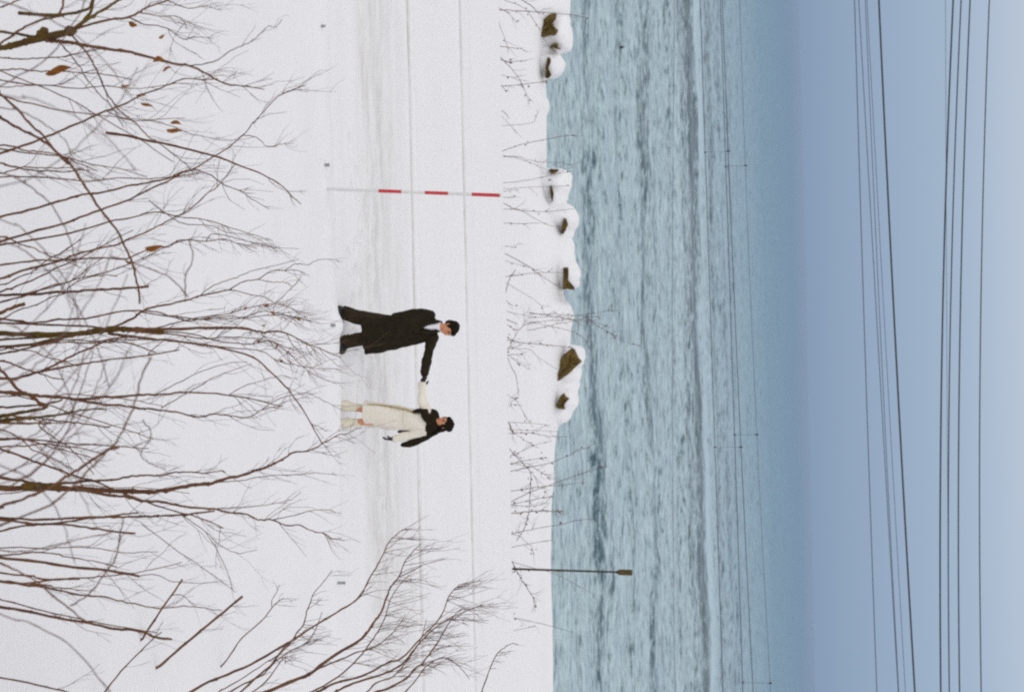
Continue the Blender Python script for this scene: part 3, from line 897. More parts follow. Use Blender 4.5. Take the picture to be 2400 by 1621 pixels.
st([(325, 30), (370, 38), (420, 40), (440, 70)], 2.5, 1.3, 4.75, .1, tw=18, tl=.20, m='twig', **mk)
st([(392, 2), (440, 20), (480, 14), (520, 26)], 2.5, 1.0, 4.9, .1, tw=14, tl=.16, m='twig', **mk)
st([(140, 35), (150, -5), (148, -30)], 5, 3, 4.5, tw=4, m='bark', **mk)
st([(-10, 204), (30, 203), (70, 201), (130, 199), (150, 195), (190, 172), (240, 164)], 2.6, 1.4, 4.3, tw=5, tl=.12, m='twig')
for a in ((137, 166, 62, 20, -0.06), (312, 57, 22, 14, 0.4), (379, 86, 16, 8, -0.4), (372, 141, 28, 13, -0.1), (391, 162, 24, 7, -0.35), (293, 201, 21, 7, 0.05)):
    leaf(A, *a, 4.75)

# --- shrub B: sweeping stems below it
B, bb = shrub('bare_shrub', 'bare shrub of long slender crossing stems, second from the photo top on the left', (-260, 520), 5.0)
st = lambda *a, **k: make_stem(B, *a, base=k.pop('base', bb), **k)
st([(-10, 365), (0, 361), (41, 346), (100, 325), (151, 303), (207, 279), (248, 260), (293, 244), (327, 225), (368, 210), (406, 193), (441, 184), (482, 188), (510, 184)], 5.5, 2, 5.0, .4, tw=20, tl=.2)
st([(-10, 268), (0, 275), (34, 296), (69, 313), (100, 330), (131, 355), (162, 382), (186, 417), (207, 448), (234, 489), (272, 537), (299, 592), (313, 623), (320, 660), (325, 678), (327, 712)], 6, 4, 4.4, .1, tw=16, tl=.22, t0=.2)
st([(-10, 212), (0, 220), (52, 269), (79, 299), (103, 320), (128, 352), (160, 385)], 5.5, 4, 4.2, .2, tw=3)
st([(-10, 510), (0, 508), (69, 492), (138, 472), (193, 456), (241, 451), (296, 437), (344, 429), (396, 417), (427, 403), (454, 396), (496, 370), (537, 344), (568, 317), (602, 279), (651, 227), (690, 210), (716, 200)], 5.5, 1.6, 5.1, .7, tw=34, tl=.18, t0=.45)
st([(-10, 570), (0, 567), (89, 540), (172, 516), (234, 492), (293, 472), (344, 447), (396, 423), (427, 406), (456, 396)], 5.5, 3, 5.0, .4, tw=16, tl=.24)
st([(-10, 578), (0, 575), (86, 561), (189, 540), (255, 520), (310, 509), (365, 497), (420, 508), (480, 515), (560, 540), (640, 565)], 4.6, 1.3, 5.2, .5, tw=22, tl=.18)
st([(-10, 658), (0, 654), (52, 635), (138, 612), (172, 598), (220, 585), (275, 573), (303, 559), (351, 540), (389, 520), (441, 492), (482, 458), (516, 430), (551, 386)], 5.8, 2, 4.9, .6, tw=24, tl=.2)
st([(-10, 622), (0, 621), (69, 612), (131, 610), (172, 609), (224, 605), (293, 607), (303, 604), (330, 592), (361, 580), (396, 578), (423, 562), (482, 566), (520, 560), (556, 570), (602, 582)], 4.2, 1.6, 5.0, .6, tw=20, tl=.17, t0=.5)
st([(454, 396), (496, 412), (520, 430), (560, 446), (590, 466), (630, 490)], 3, 1.4, 5.6, .3, tw=14, tl=.15, m='twig', base=None)
st([(568, 317), (600, 322), (628, 344), (660, 338), (690, 336)], 2, 1.0, 5.75, .1, tw=14, tl=.12, m='twig', base=None)
st([(482, 566), (500, 548), (560, 560), (598, 570), (640, 580), (700, 583)], 2.2, 1.0, 5.5, .2, tw=12, tl=.12, m='twig', base=None)
st([(350, 470), (420, 520), (500, 530), (530, 545), (590, 552), (650, 590)], 2.2, 1.0, 5.3, .2, tw=12, tl=.14, m='twig', base=None)
st([(248, 260), (300, 282), (360, 284), (400, 296), (470, 320), (540, 330), (600, 320)], 2.2, 1.0, 5.2, .3, tw=14, tl=.15, m='twig', base=None)
for a in ((330, 224, 22, 7, 0.2), (344, 246, 30, 8, 0.5), (412, 289, 26, 10, 0.2), (409, 306, 38, 12, 0.25), (361, 580, 42, 15, 0.05), (306, 615, 22, 7, 0.3)):
    leaf(B, *a, 5.3)

# --- shrub C: dense bundle in the middle of the left edge
C_, cb = shrub('bare_shrub', 'densest bare shrub of many olive stems bundled together, in front of the man', (-280, 790), 5.4)
st = lambda *a, **k: make_stem(C_, *a, base=k.pop('base', cb), **k)
st([(-10, 781), (0, 781), (69, 783), (145, 783), (193, 781), (230, 776), (262, 773), (300, 771), (344, 774), (384, 777)], 10, 11, 5.4, .2, m='bark_olive', tw=4)
st([(205, 778), (235, 772), (275, 766)], 12, 7, 5.38, m='bark_olive', base=None)
st([(-10, 797), (0, 796), (103, 790), (155, 785), (230, 779)], 5, 5, 5.45, m='bark_olive')
st([(-10, 813), (0, 812), (69, 807), (138, 793), (179, 783), (240, 778)], 7, 6, 5.35, m='bark_olive')
st([(-10, 831), (0, 829), (52, 819), (114, 802), (150, 792), (190, 784)], 5, 4, 5.3)
st([(260, 768), (310, 747), (330, 731), (361, 719), (413, 709), (454, 698), (482, 690), (537, 679), (538, 679)], 5, 3, 5.5, .4, tw=10, tl=.2, base=None)
st([(465, 695), (496, 672), (524, 660), (555, 650), (586, 636), (615, 629), (641, 623), (700, 608)], 2.2, 1.2, 5.75, .2, tw=4, tl=.12, m='twig', base=None, level=0)
st([(538, 679), (572, 659), (605, 654), (634, 636), (668, 633), (695, 634), (715, 640)], 2.6, 1.5, 5.8, .3, tw=10, tl=.10, m='twig', base=None, level=0)
st([(668, 633), (693, 619), (724, 620), (744, 609), (779, 608), (796, 614)], 1.8, 1.0, 6.0, .2, tw=6, tl=.08, m='twig', base=None, level=0)
st([(538, 679), (589, 690), (624, 698), (644, 709), (667, 690), (689, 669), (706, 648)], 2.0, 1.3, 5.8, .2, tw=8, tl=.10, m='twig', base=None, level=0)
st([(605, 655), (641, 662), (662, 661), (689, 670)], 1.8, 1.2, 5.9, .1, tw=5, tl=.08, m='twig', base=None, level=0)
st([(300, 771), (400, 771), (486, 769), (572, 769), (598, 776), (620, 779), (650, 776), (680, 784), (710, 800), (727, 808), (770, 825), (800, 838)], 6.5, 1.5, 5.5, .9, tw=48, tl=.24, t0=.2, base=None, kink=.22)
st([(300, 776), (344, 780), (400, 783), (452, 790), (486, 794), (529, 790), (590, 792), (640, 802), (690, 822)], 4, 1.3, 5.4, .5, tw=34, tl=.22, t0=.2, base=None, kink=.22)
st([(255, 781), (275, 784), (344, 793), (396, 798), (458, 805), (516, 815), (592, 836), (637, 874), (678, 915), (716, 970), (740, 1012), (754, 1039)], 6, 1.8, 5.4, .5, tw=22, tl=.2, t0=.2, base=None)
st([(-10, 745), (0, 747), (52, 753), (79, 757), (138, 748), (189, 747), (241, 738), (282, 729), (334, 728), (365, 731), (406, 740), (470, 748), (540, 740), (570, 745), (640, 738), (690, 742), (730, 752)], 5, 1.3, 5.5, .8, tw=40, tl=.22, t0=.45, kink=.22)
st([(-10, 757), (0, 757), (69, 759), (138, 762), (207, 765), (250, 770)], 4.5, 4, 5.45)
st([(330, 731), (400, 742), (440, 752), (490, 745), (560, 745), (620, 730), (660, 735), (700, 748)], 3, 1.2, 5.6, .5, tw=36, tl=.18, t0=.25, m='twig', base=None, kink=.24)
st([(344, 774), (400, 760), (460, 745), (520, 738), (590, 720), (640, 712), (680, 722), (720, 745)], 3, 1.2, 5.6, .6, tw=36, tl=.18, t0=.3, m='twig', base=None, kink=.24)
st([(384, 777), (450, 782), (520, 800), (590, 806), (640, 800), (700, 850), (740, 880), (790, 900)], 3, 1.0, 5.6, .6, tw=36, tl=.18, t0=.3, m='twig', base=None, kink=.24)
st([(458, 805), (540, 815), (610, 822), (650, 845), (690, 855), (740, 862), (800, 866)], 2.5, 1.0, 5.6, .5, tw=22, tl=.15, t0=.3, m='twig', base=None, kink=.22)
st([(-10, 691), (0, 691), (69, 690), (120, 685), (172, 683), (224, 679), (282, 676), (348, 671)], 6, 5, 5.3, tw=10, t0=.5)
st([(-10, 712), (0, 709), (41, 698), (79, 685), (114, 671), (162, 660), (193, 640), (210, 624)], 4.6, 2, 5.2, .2, tw=8)
st([(-10, 738), (0, 733), (34, 719), (57, 712)], 7, 8, 5.0, tw=1)
st([(-5, 752), (14, 743), (45, 726), (86, 714), (120, 697), (151, 688), (165, 671), (207, 650), (250, 645), (275, 647)], 3, 2, 5.2, .2, tw=10)
st([(-10, 812), (60, 810), (145, 803), (207, 803), (286, 802), (327, 812), (365, 826)], 3.5, 2.5, 5.2, .2, tw=14, tl=.2)
st([(-10, 886), (0, 886), (34, 887), (69, 877), (103, 867), (146, 846), (172, 832), (224, 810), (260, 795), (300, 790)], 6.5, 3, 5.1, .3, tw=10)
st([(60, 880), (110, 867), (146, 860), (207, 850), (258, 843), (327, 835), (396, 825), (420, 820)], 5, 2.5, 5.1, .3, tw=12, base=None)
st([(-10, 850), (0, 865), (15, 881), (28, 896), (45, 915), (72, 927), (95, 946), (107, 950)], 5.5, 8, 5.0, tw=2)
for px, py in ((575, 722), (625, 716), (640, 735), (700, 748), (618, 762), (605, 800), (650, 810), (660, 845)):
    leaf(C_, px, py, rng.uniform(9, 14), rng.uniform(5, 8), rng.uniform(-1, 1), 5.9)

# --- shrub D
D_, db = shrub('bare_shrub', 'bare shrub with thick olive butts and short forked stems, in front of the woman', (-250, 985), 5.0)
st = lambda *a, **k: make_stem(D_, *a, base=k.pop('base', db), **k)
st([(-10, 918), (0, 918), (34, 920), (69, 924), (103, 929), (155, 932), (181, 937), (215, 943), (250, 948), (275, 948), (318, 955), (361, 959), (413, 965), (465, 977), (499, 970), (537, 974), (585, 977), (613, 960), (664, 951)], 7.5, 1.6, 5.0, .7, tw=34, tl=.22, t0=.35, m='bark')
st([(165, 935), (215, 934), (241, 930), (284, 930), (327, 925), (361, 925), (389, 924), (430, 919), (482, 921), (534, 926), (592, 934), (657, 951)], 6, 2.4, 5.05, .6, tw=18, tl=.22, t0=.3, base=None)
st([(-10, 956), (0, 955), (34, 953), (83, 949), (110, 946), (146, 936)], 5, 4, 4.95)
st([(-10, 977), (0, 975), (26, 972), (52, 965), (95, 958), (112, 951)], 10, 6, 4.9, m='bark_olive')
st([(-10, 986), (0, 986), (34, 982), (69, 980), (103, 976), (146, 970), (189, 961), (250, 959)], 11, 3, 4.9, .2, tw=8, m='bark_olive')
st([(-10, 990), (0, 990), (52, 992), (120, 991)], 7, 4, 4.9, m='bark')
st([(100, 982), (146, 987), (198, 992), (258, 1001)], 4, 3, 4.95, tw=5, base=None)
st([(-10, 1048), (0, 1051), (43, 1066), (79, 1080), (120, 1094), (165, 1111), (213, 1125), (262, 1145), (286, 1154), (331, 1171), (379, 1188), (444, 1206), (493, 1223), (524, 1237)], 6, 2.6, 5.0, .3, tw=18, tl=.2)
st([(-10, 1190), (0, 1187), (69, 1163), (114, 1144), (152, 1118), (193, 1094), (212, 1080), (250, 1056), (279, 1046)], 6, 6, 3.6, tw=2)
st([(-10, 1003), (0, 1006), (26, 1015), (52, 1030), (72, 1051), (91, 1060), (112, 1068), (138, 1080), (170, 1100)], 3.4, 2, 4.8, tw=8)
st([(93, 985), (93, 999), (120, 1020), (141, 1034), (164, 1051), (186, 1072), (220, 1110)], 3.2, 2, 4.9, tw=6, base=None)
st([(361, 925), (413, 900), (470, 870), (540, 850), (580, 848)], 2.2, 1.2, 5.3, .2, tw=5, tl=.15, m='twig', base=None, level=0)
st([(380, 955), (440, 920), (510, 880), (560, 862), (590, 852)], 2.2, 1.2, 5.3, .2, tw=5, tl=.15, m='twig', base=None, level=0)
st([(537, 925), (570, 905), (620, 890), (660, 880), (700, 890)], 2.0, 1.0, 5.4, .2, tw=8, tl=.15, m='twig', base=None)
st([(613, 960), (650, 935), (690, 925), (720, 920), (760, 940), (800, 960)], 2.0, 1.0, 5.5, .2, tw=12, tl=.15, m='twig', base=None)
# looser arching rods nearer the camera
st([(-20, 1240), (0, 1230), (120, 1180), (190, 1120), (230, 1080), (272, 1036), (299, 984), (317, 946), (330, 884), (355, 836)], 4.6, 3.4, 3.0, tw=8, tl=.10)
st([(-10, 1150), (40, 1130), (100, 1090), (131, 1049), (160, 1005), (170, 975), (176, 940)], 3.6, 2.6, 3.2, tw=5, tl=.10)
st([(441, 695), (413, 664), (379, 640), (317, 619), (260, 600)], 2.6, 2.6, 3.6, tw=4, tl=.1, base=None, m='twig')
st([(434, 695), (434, 670), (437, 643), (454, 598), (440, 560)], 2.8, 2.4, 3.6, tw=4, tl=.1, base=None, m='twig')
st([(335, 984), (355, 1020), (330, 1060), (352, 1085), (390, 1100)], 2.5, 1.5, 3.6, tw=5, tl=.1, base=None, m='twig')

# --- shrub G
G_, gb = shrub('bare_shrub', 'bare shrub of straight brown stems fanning out, below the woman in the photo', (-240, 1200), 5.0)
st = lambda *a, **k: make_stem(G_, *a, base=k.pop('base', gb), **k)
st([(-10, 1116), (0, 1118), (69, 1130), (121, 1137), (145, 1132), (193, 1128), (234, 1125), (269, 1123), (310, 1116), (345, 1113), (379, 1113), (413, 1106), (448, 1106), (482, 1108), (517, 1102), (528, 1106)], 6.5, 2, 5.0, .4, tw=16, tl=.15)
st([(-10, 1144), (0, 1144), (69, 1144), (138, 1144), (193, 1145), (241, 1149), (310, 1151), (362, 1151), (413, 1144), (458, 1135), (496, 1132), (531, 1120), (565, 1114), (603, 1101), (637, 1089), (661, 1077), (689, 1060), (727, 1055), (769, 1032), (793, 1018), (817, 1015), (838, 1001)], 13, 1.2, 5.0, .9, tw=44, tl=.2, t0=.4, m='bark')
st([(60, 1140), (100, 1138), (140, 1140)], 15, 13, 4.98, m='bark_olive', base=None)
st([(180, 1143), (241, 1158), (293, 1163), (331, 1173), (379, 1176), (413, 1183), (458, 1189), (500, 1192), (537, 1201), (572, 1204), (603, 1216), (637, 1218), (668, 1230), (703, 1230), (734, 1245), (758, 1249), (779, 1261), (800, 1261)], 6, 1.5, 5.05, .8, tw=36, tl=.2, t0=.35, base=None)
st([(637, 1218), (689, 1207), (724, 1197), (751, 1194), (779, 1197), (800, 1203)], 2, 1, 5.6, .2, tw=10, tl=.12, m='twig', base=None, level=0)
st([(500, 1192), (545, 1190), (586, 1187), (640, 1180), (682, 1170), (706, 1152)], 2.2, 1, 5.4, .3, tw=10, tl=.14, m='twig', base=None, level=0)
st([(500, 1130), (560, 1125), (620, 1115), (690, 1112), (740, 1108), (790, 1112)], 2.2, 1, 5.5, .3, tw=14, tl=.14, m='twig', base=None)
st([(-10, 1214), (0, 1214), (103, 1216), (172, 1213), (241, 1211), (289, 1211), (345, 1209), (379, 1207), (427, 1207), (448, 1204), (503, 1197)], 5.5, 4, 4.95, .3, tw=12)
st([(-10, 1215), (0, 1217), (52, 1223), (86, 1228), (138, 1228), (179, 1232), (220, 1238), (262, 1244), (317, 1249)], 5, 4, 4.9, tw=3)
st([(-10, 1246), (0, 1244), (52, 1232), (103, 1228), (172, 1220), (220, 1213), (290, 1204), (325, 1201)], 5, 3.5, 4.95, tw=4)
st([(-10, 1305), (0, 1306), (86, 1314), (155, 1326), (241, 1335), (327, 1350)], 6.5, 5.5, 4.9, tw=4)
st([(327, 1349), (362, 1345), (400, 1360), (431, 1364), (482, 1366), (510, 1362)], 2, 1.2, 4.9, .2, tw=6, tl=.15, m='twig', base=None)
st([(-10, 1341), (0, 1342), (69, 1349), (100, 1356), (186, 1356)], 4.5, 4, 4.8)
st([(-10, 1360), (0, 1361), (69, 1371), (107, 1376), (155, 1387), (200, 1395), (238, 1397), (276, 1407), (317, 1414), (370, 1424), (430, 1420), (480, 1424), (520, 1430)], 5, 1.5, 4.85, .3, tw=12, tl=.18, t0=.5)
st([(-10, 1419), (0, 1421), (52, 1430), (138, 1447), (207, 1459), (258, 1471), (296, 1474), (338, 1481), (365, 1493), (403, 1497)], 6.5, 5, 4.9, tw=4)
st([(-10, 1583), (0, 1586), (69, 1600), (121, 1612), (155, 1621), (200, 1640)], 4, 3.5, 4.9, tw=2)
st([(-10, 1314), (0, 1318), (41, 1337), (83, 1359), (107, 1380), (148, 1414), (200, 1454)], 4, 3.4, 3.3, tw=4, tl=.12)
st([(165, 1418), (207, 1394), (241, 1349), (272, 1307), (283, 1245), (290, 1215)], 3.4, 2.6, 3.5, tw=6, tl=.12, base=None)
st([(331, 1225), (379, 1263), (431, 1300), (482, 1335), (517, 1359), (551, 1387)], 1.9, 1.3, 5.1, .2, tw=8, tl=.16, m='twig', base=None)
st([(427, 1207), (482, 1245), (510, 1273), (551, 1294), (603, 1287)], 1.9, 1.2, 5.1, .2, tw=8, tl=.16, m='twig', base=None)
st([(482, 1245), (510, 1290), (530, 1335), (545, 1380)], 1.7, 1.2, 5.2, .1, tw=3, tl=.14, m='twig', base=None, level=0)
st([(-10, 1288), (20, 1290), (60, 1290), (120, 1278), (200, 1260), (262, 1248)], 3, 2, 3.4, tw=3, tl=.1)

ex = random.Random(23)
for root_, b_, y0_, y1_, Y_ in ((A, ab, -10, 240, 4.7), (B, bb, 280, 640, 5.0), (C_, cb, 660, 880, 5.3), (D_, db, 890, 1060, 5.0), (G_, gb, 1090, 1420, 5.0)):
    for k_ in range(6):
        y = ex.uniform(y0_, y1_); sl = ex.uniform(-0.35, 0.35); ln_ = ex.uniform(150, 480); cv = ex.uniform(-0.22, 0.22)
        pts = [(-10 + ln_ * t, y + sl * ln_ * t + cv * ln_ * t * t + ex.uniform(-4, 4)) for t in (0, .15, .3, .45, .6, .8, 1.0)]
        make_stem(root_, pts, ex.uniform(2.6, 4.6), ex.uniform(1.4, 2.4), Y_ + ex.uniform(-.3, .3), .3, tw=9, tl=.2, m='bark', base=b_)
    for k_ in range(4):
        y = ex.uniform(y0_ - 30, y1_ + 30); sl = ex.choice((-1, 1)) * ex.uniform(0.5, 1.5); ln_ = ex.uniform(160, 330)
        pts = [(-10 + ln_ * t + 40 * math.sin(3 * t), y + sl * ln_ * (t ** 1.4) + ex.uniform(-5, 5)) for t in (0, .15, .3, .5, .7, .85, 1.0)]
        make_stem(root_, pts, ex.uniform(2.4, 3.6), ex.uniform(1.6, 2.4), ex.uniform(2.5, 3.2), .2, tw=4, tl=.11, m='twig', base=b_)

# --- stems that stand alone, straight out of the snow
def lone(label, stems, name='bare_sapling', cat='sapling'):
    g = on_ground(*stems[0][0][0])
    r_ = empty(name, g)
    tag(r_, label, cat, 'lone bare stems poking out of the snow')
    for s_ in stems:
        make_stem(r_, *s_[:4], **s_[4])
    return r_
lone('drooping bare stem with a blunt cut end, between the two upper left shrubs',
     [([(248, 311), (296, 318), (344, 329), (396, 339), (454, 353), (516, 370), (551, 384), (602, 403), (654, 430), (685, 461), (706, 478)], 6.5, 1.4, 9, dict(tw=10, tl=.2, snow_foot=True, m='bark'))])
lone('short straight cut stem crossing the tip of a longer stem, lower left of the photo',
     [([(329, 1500), (345, 1477), (379, 1427), (405, 1390), (427, 1357)], 5, 4, 8, dict(snow_foot=True, m='bark_willow')),
      ([(402, 1394), (425, 1393), (440, 1404), (460, 1420)], 1.8, 1.2, 9.4, dict(m='twig', tw=6, tl=.2))])
lone('straight dark leaning stem without branches, between the cut stem and the small twig',
     [([(365, 1566), (410, 1528), (460, 1486), (510, 1445), (568, 1397)], 6, 5, 8, dict(snow_foot=True, m='bark_willow', tw=8, tl=.25, t0=.5))])
lone('small thin forked twig standing alone in the snow, left of the willow shrub',
     [([(517, 1562), (548, 1521), (568, 1493), (613, 1454), (637, 1424), (648, 1412), (665, 1400)], 3.2, 1.5, 8, dict(snow_foot=True, m='bark_willow', tw=12, tl=.2, t0=.3)),
      ([(637, 1424), (637, 1405), (648, 1388), (655, 1370)], 1.8, 1.2, 10.6, dict(m='twig', tw=4, tl=.12))])
lone('slender leaning rod with few twigs, near the bottom edge of the photo',
     [([(225, 1650), (245, 1621), (283, 1573), (331, 1524), (362, 1493), (379, 1480)], 4, 2.2, 8, dict(snow_foot=True, m='bark_willow', tw=6, tl=.2))])

# --- shrub E: willow in the lower right of the foreground
E_, eb = shrub('willow_shrub', 'tall reddish willow shrub with many upright side twigs, at the bottom edge of the photo', (330, 1900), 7.6)
wl = dict(m='bark_willow', bias=(0, 0, 0.4), level=1, ang=(0.7, 1.5), kink=.17, t0=.2, rise=1.0, tls=0.78)
st = lambda *a, **k: make_stem(E_, *a, **{**wl, 'base': eb, **k, 'tw': int(k.get('tw', 0) * 1.6)})
st([(475, 1605), (517, 1586), (586, 1557), (655, 1517), (689, 1497), (751, 1457), (800, 1428), (841, 1399), (865, 1356), (886, 1321), (903, 1287), (914, 1266), (938, 1245), (952, 1238)], 6, 1.5, 7.4, .4, tw=26, tl=.3)
st([(555, 1630), (564, 1621), (604, 1584), (635, 1558), (663, 1520), (684, 1501), (696, 1482), (711, 1463), (719, 1433), (727, 1411), (736, 1390), (765, 1354), (779, 1335)], 4.5, 1.3, 7.5, .3, tw=20, tl=.22)
st([(525, 1630), (538, 1621), (573, 1600), (613, 1582), (639, 1556), (675, 1527), (713, 1508), (739, 1477), (755, 1433)], 4, 1.3, 7.6, .3, tw=14, tl=.24)
st([(615, 1626), (625, 1621), (677, 1598), (725, 1579), (758, 1553), (800, 1525), (840, 1501), (864, 1477), (878, 1454), (893, 1435), (904, 1404), (914, 1378), (923, 1366), (938, 1345), (948, 1318), (972, 1287), (986, 1276)], 8, 1.3, 7.6, .5, tw=36, tl=.34)
st([(729, 1577), (758, 1560), (800, 1544), (838, 1527), (866, 1520), (900, 1500), (930, 1470), (950, 1440)], 4, 1.3, 7.7, .3, tw=20, tl=.3, base=None)
st([(720, 1626), (729, 1621), (791, 1586), (838, 1544), (871, 1501), (888, 1475), (904, 1442), (914, 1407), (934, 1373), (960, 1345)], 4, 1.3, 7.8, .3, tw=24, tl=.32)
st([(735, 1626), (743, 1621), (786, 1600), (838, 1586), (876, 1570), (911, 1551), (942, 1541), (980, 1501), (1000, 1480), (1034, 1442), (1052, 1397), (1072, 1373), (1090, 1366), (1100, 1370)], 5.5, 1.2, 7.7, .5, tw=36, tl=.34)
st([(780, 1624), (791, 1617), (829, 1600), (888, 1582), (923, 1567), (947, 1551), (971, 1520), (999, 1489), (1020, 1470), (1050, 1450), (1083, 1435), (1110, 1424), (1131, 1416)], 5, 1.2, 7.9, .5, tw=36, tl=.32)
st([(870, 1628), (881, 1621), (909, 1612), (952, 1589), (971, 1567), (990, 1553), (1021, 1511), (1048, 1466), (1065, 1440), (1090, 1420)], 5.5, 1.3, 8.0, .4, tw=30, tl=.32)
st([(510, 1622), (521, 1615), (564, 1591), (616, 1556), (654, 1532), (690, 1500), (720, 1470)], 3, 1.2, 7.3, .2, tw=10, tl=.2)
st([(1122, 1640), (1128, 1621), (1145, 1576), (1159, 1542), (1176, 1521), (1200, 1507), (1214, 1511)], 3, 1.2, 8.2, .1, tw=8, tl=.12)
st([(920, 1640), (960, 1610), (1000, 1560), (1040, 1540), (1075, 1560), (1100, 1590)], 3, 1.2, 8.0, .2, tw=18, tl=.25)
st([(560, 1640), (620, 1600), (665, 1540), (668, 1555)], 3.5, 1.5, 7.5, .2, tw=10, tl=.25)
st([(840, 1640), (880, 1600), (920, 1585), (960, 1540), (985, 1500), (1000, 1450)], 3.5, 1.2, 7.9, .3, tw=26, tl=.3)

# --- dry weeds beyond the far road edge
def weeds(label, stems, Y=31.7):
    g0 = P(*stems[0][0][0], Y)
    r_ = empty('dry_weed', (g0.x, Y, gz1(g0.x, Y)))
    tag(r_, label, 'dry weed', 'dry weeds beyond the far road edge')
    for pts, w0, w1, tw in stems:
        tw = int(tw * 0.6 + 0.5)
        yo = Y + rng.uniform(-0.25, 0.35)
        pp = list(pts)
        W3 = [P(x, y, yo + 0.1 * i) for i, (x, y) in enumerate(pp)]
        t = (W3[0] - W3[1]).normalized()
        gzv = gz1(W3[0].x, yo)
        f_ = W3[0] + t * 0.25; f2 = Vector((f_.x, yo, min(gzv - 0.05, f_.z - 0.1)))
        ptsw = catmull([f2, f_] + W3, 4)
        s = depth(W3[0]) / F_PX / 2
        N = len(ptsw)
        rad = [s * 0.80 * (w0 + (w1 - w0) * i / N) * rng.uniform(0.85, 1.15) for i in range(N)]
        ptsw = [p + Vector((rng.gauss(0, .004), rng.gauss(0, .004), rng.gauss(0, .004))) for p in ptsw]
        mb = MB(); mb.tube(ptsw, rad, 4)
        so = link('stem', mb.mesh('stem'), M['weed'], r_)
        mt = MB()
        for k in range(tw):
            i = rng.randint(9, N - 2)
            d_ = (ptsw[i + 1] - ptsw[i]).normalized()
            twig(mt, ptsw[i], d_ + rand_perp(d_) * rng.uniform(.5, 1.2), rng.uniform(.08, .38), s * 0.95, 1 if rng.random() < .4 else 0, Vector((0, 0, .5)), .2)
        for k in range(tw):                       # seed heads
            i = rng.randint(8, N - 1)
            q = ptsw[i] + Vector((rng.gauss(0, .035), rng.gauss(0, .03), rng.gauss(0, .035)))
            e_ = rng.uniform(.008, .021)
            mt.ellipsoid(q, (e_, e_, e_ * 1.3), 5, 4)
        if tw:
            to = link('twigs', mt.mesh('twigs'), M['weed'], so); to['kind'] = 'stuff'
weeds('dry weeds in front of the large square boulder at the photo top', [([(1175, 24), (1213, 26), (1265, 29), (1334, 34), (1371, 41)], 3.2, 1.4, 12), ([(1205, -12), (1223, 0), (1244, 14), (1266, 34)], 4, 2.5, 3), ([(1170, -10), (1182, 0), (1230, 21), (1261, 65), (1282, 103), (1292, 115)], 2.4, 1.3, 6), ([(1178, 24), (1190, 30), (1213, 55)], 2, 1.3, 3)])
weeds('single thin bent weed below the large square boulder in the photo', [([(1172, 62), (1189, 107), (1190, 125)], 1.8, 1.3, 2), ([(1179, 110), (1200, 112), (1225, 114)], 2.6, 1.5, 3)])
weeds('tangled dark weed clump in front of the second boulder from the photo top', [([(1175, 141), (1192, 145), (1234, 143)], 3.4, 1.4, 6), ([(1177, 139), (1196, 158), (1217, 186), (1237, 227), (1250, 240)], 3.2, 1.4, 8), ([(1175, 176), (1200, 182), (1223, 193)], 1.8, 1.3, 3)])
weeds('nearly upright weed stalk with a hooked foot, past the second boulder', [([(1177, 203), (1223, 198), (1282, 191)], 3, 1.6, 6), ([(1178, 204), (1184, 212), (1195, 215)], 1.8, 1.2, 2)])
weeds('faint short weeds where the shore bank is bare of boulders', [([(1180, 262), (1190, 270)], 2.4, 1.6, 1), ([(1182, 279), (1200, 298), (1222, 322)], 1.5, 1.1, 2), ([(1255, 272), (1266, 258)], 1.5, 1.0, 1)])
weeds('tall forked weeds reaching over the water, above the red and white pole in the photo', [([(1180, 353), (1223, 339), (1278, 327), (1337, 318), (1352, 321)], 2.8, 1.5, 10), ([(1182, 365), (1230, 377), (1282, 398)], 2.0, 1.4, 5), ([(1230, 372), (1261, 379), (1316, 382), (1351, 392)], 1.8, 1.3, 6)])
weeds('thin pale weeds against the low boulder with a slit', [([(1230, 423), (1261, 418), (1300, 409), (1340, 401)], 1.8, 1.2, 3), ([(1225, 440), (1258, 438), (1337, 435)], 1.6, 1.2, 2), ([(1184, 448), (1200, 445), (1215, 445)], 1.8, 1.1, 1)])
weeds('crossing weed stalks just below the tip of the red and white pole', [([(1184, 478), (1213, 492), (1278, 496), (1344, 489)], 3.4, 1.5, 8), ([(1186, 491), (1217, 491), (1254, 513), (1285, 527), (1300, 530)], 2.2, 1.2, 4), ([(1186, 523), (1225, 524), (1265, 523)], 2.4, 1.4, 3), ([(1185, 463), (1205, 463)], 2.2, 1.2, 1)])
weeds('long straight leaning weed crossing two thinner ones, left of the man', [([(1185, 595), (1237, 623), (1264, 643), (1320, 678)], 3.2, 1.6, 4), ([(1184, 611), (1230, 624), (1282, 640)], 2.0, 1.2, 4), ([(1187, 648), (1230, 642), (1282, 638), (1320, 640)], 2.4, 1.2, 6), ([(1187, 676), (1196, 650), (1208, 632)], 3.0, 2.6, 2), ([(1184, 577), (1204, 579)], 2.6, 1.6, 2), ([(1190, 665), (1240, 695), (1268, 716), (1275, 735)], 1.5, 1.1, 3)])
weeds('short broken weed stubs beyond the head of the man', [([(1185, 702), (1203, 719)], 1.8, 1.2, 2), ([(1184, 729), (1216, 736), (1258, 743)], 1.8, 1.2, 3), ([(1185, 748), (1213, 759)], 3.4, 2.4, 2), ([(1187, 760), (1216, 774), (1234, 747)], 2.4, 1.4, 5), ([(1200, 800), (1216, 774)], 2, 1.5, 2)])
weeds('tall upright weed with a leafy foot in front of the biggest boulder', [([(1188, 796), (1223, 803), (1285, 808), (1344, 815)], 3.8, 1.6, 10), ([(1189, 814), (1210, 812), (1227, 805)], 2.4, 1.5, 3), ([(1188, 790), (1200, 797), (1215, 803)], 3, 2, 4)])
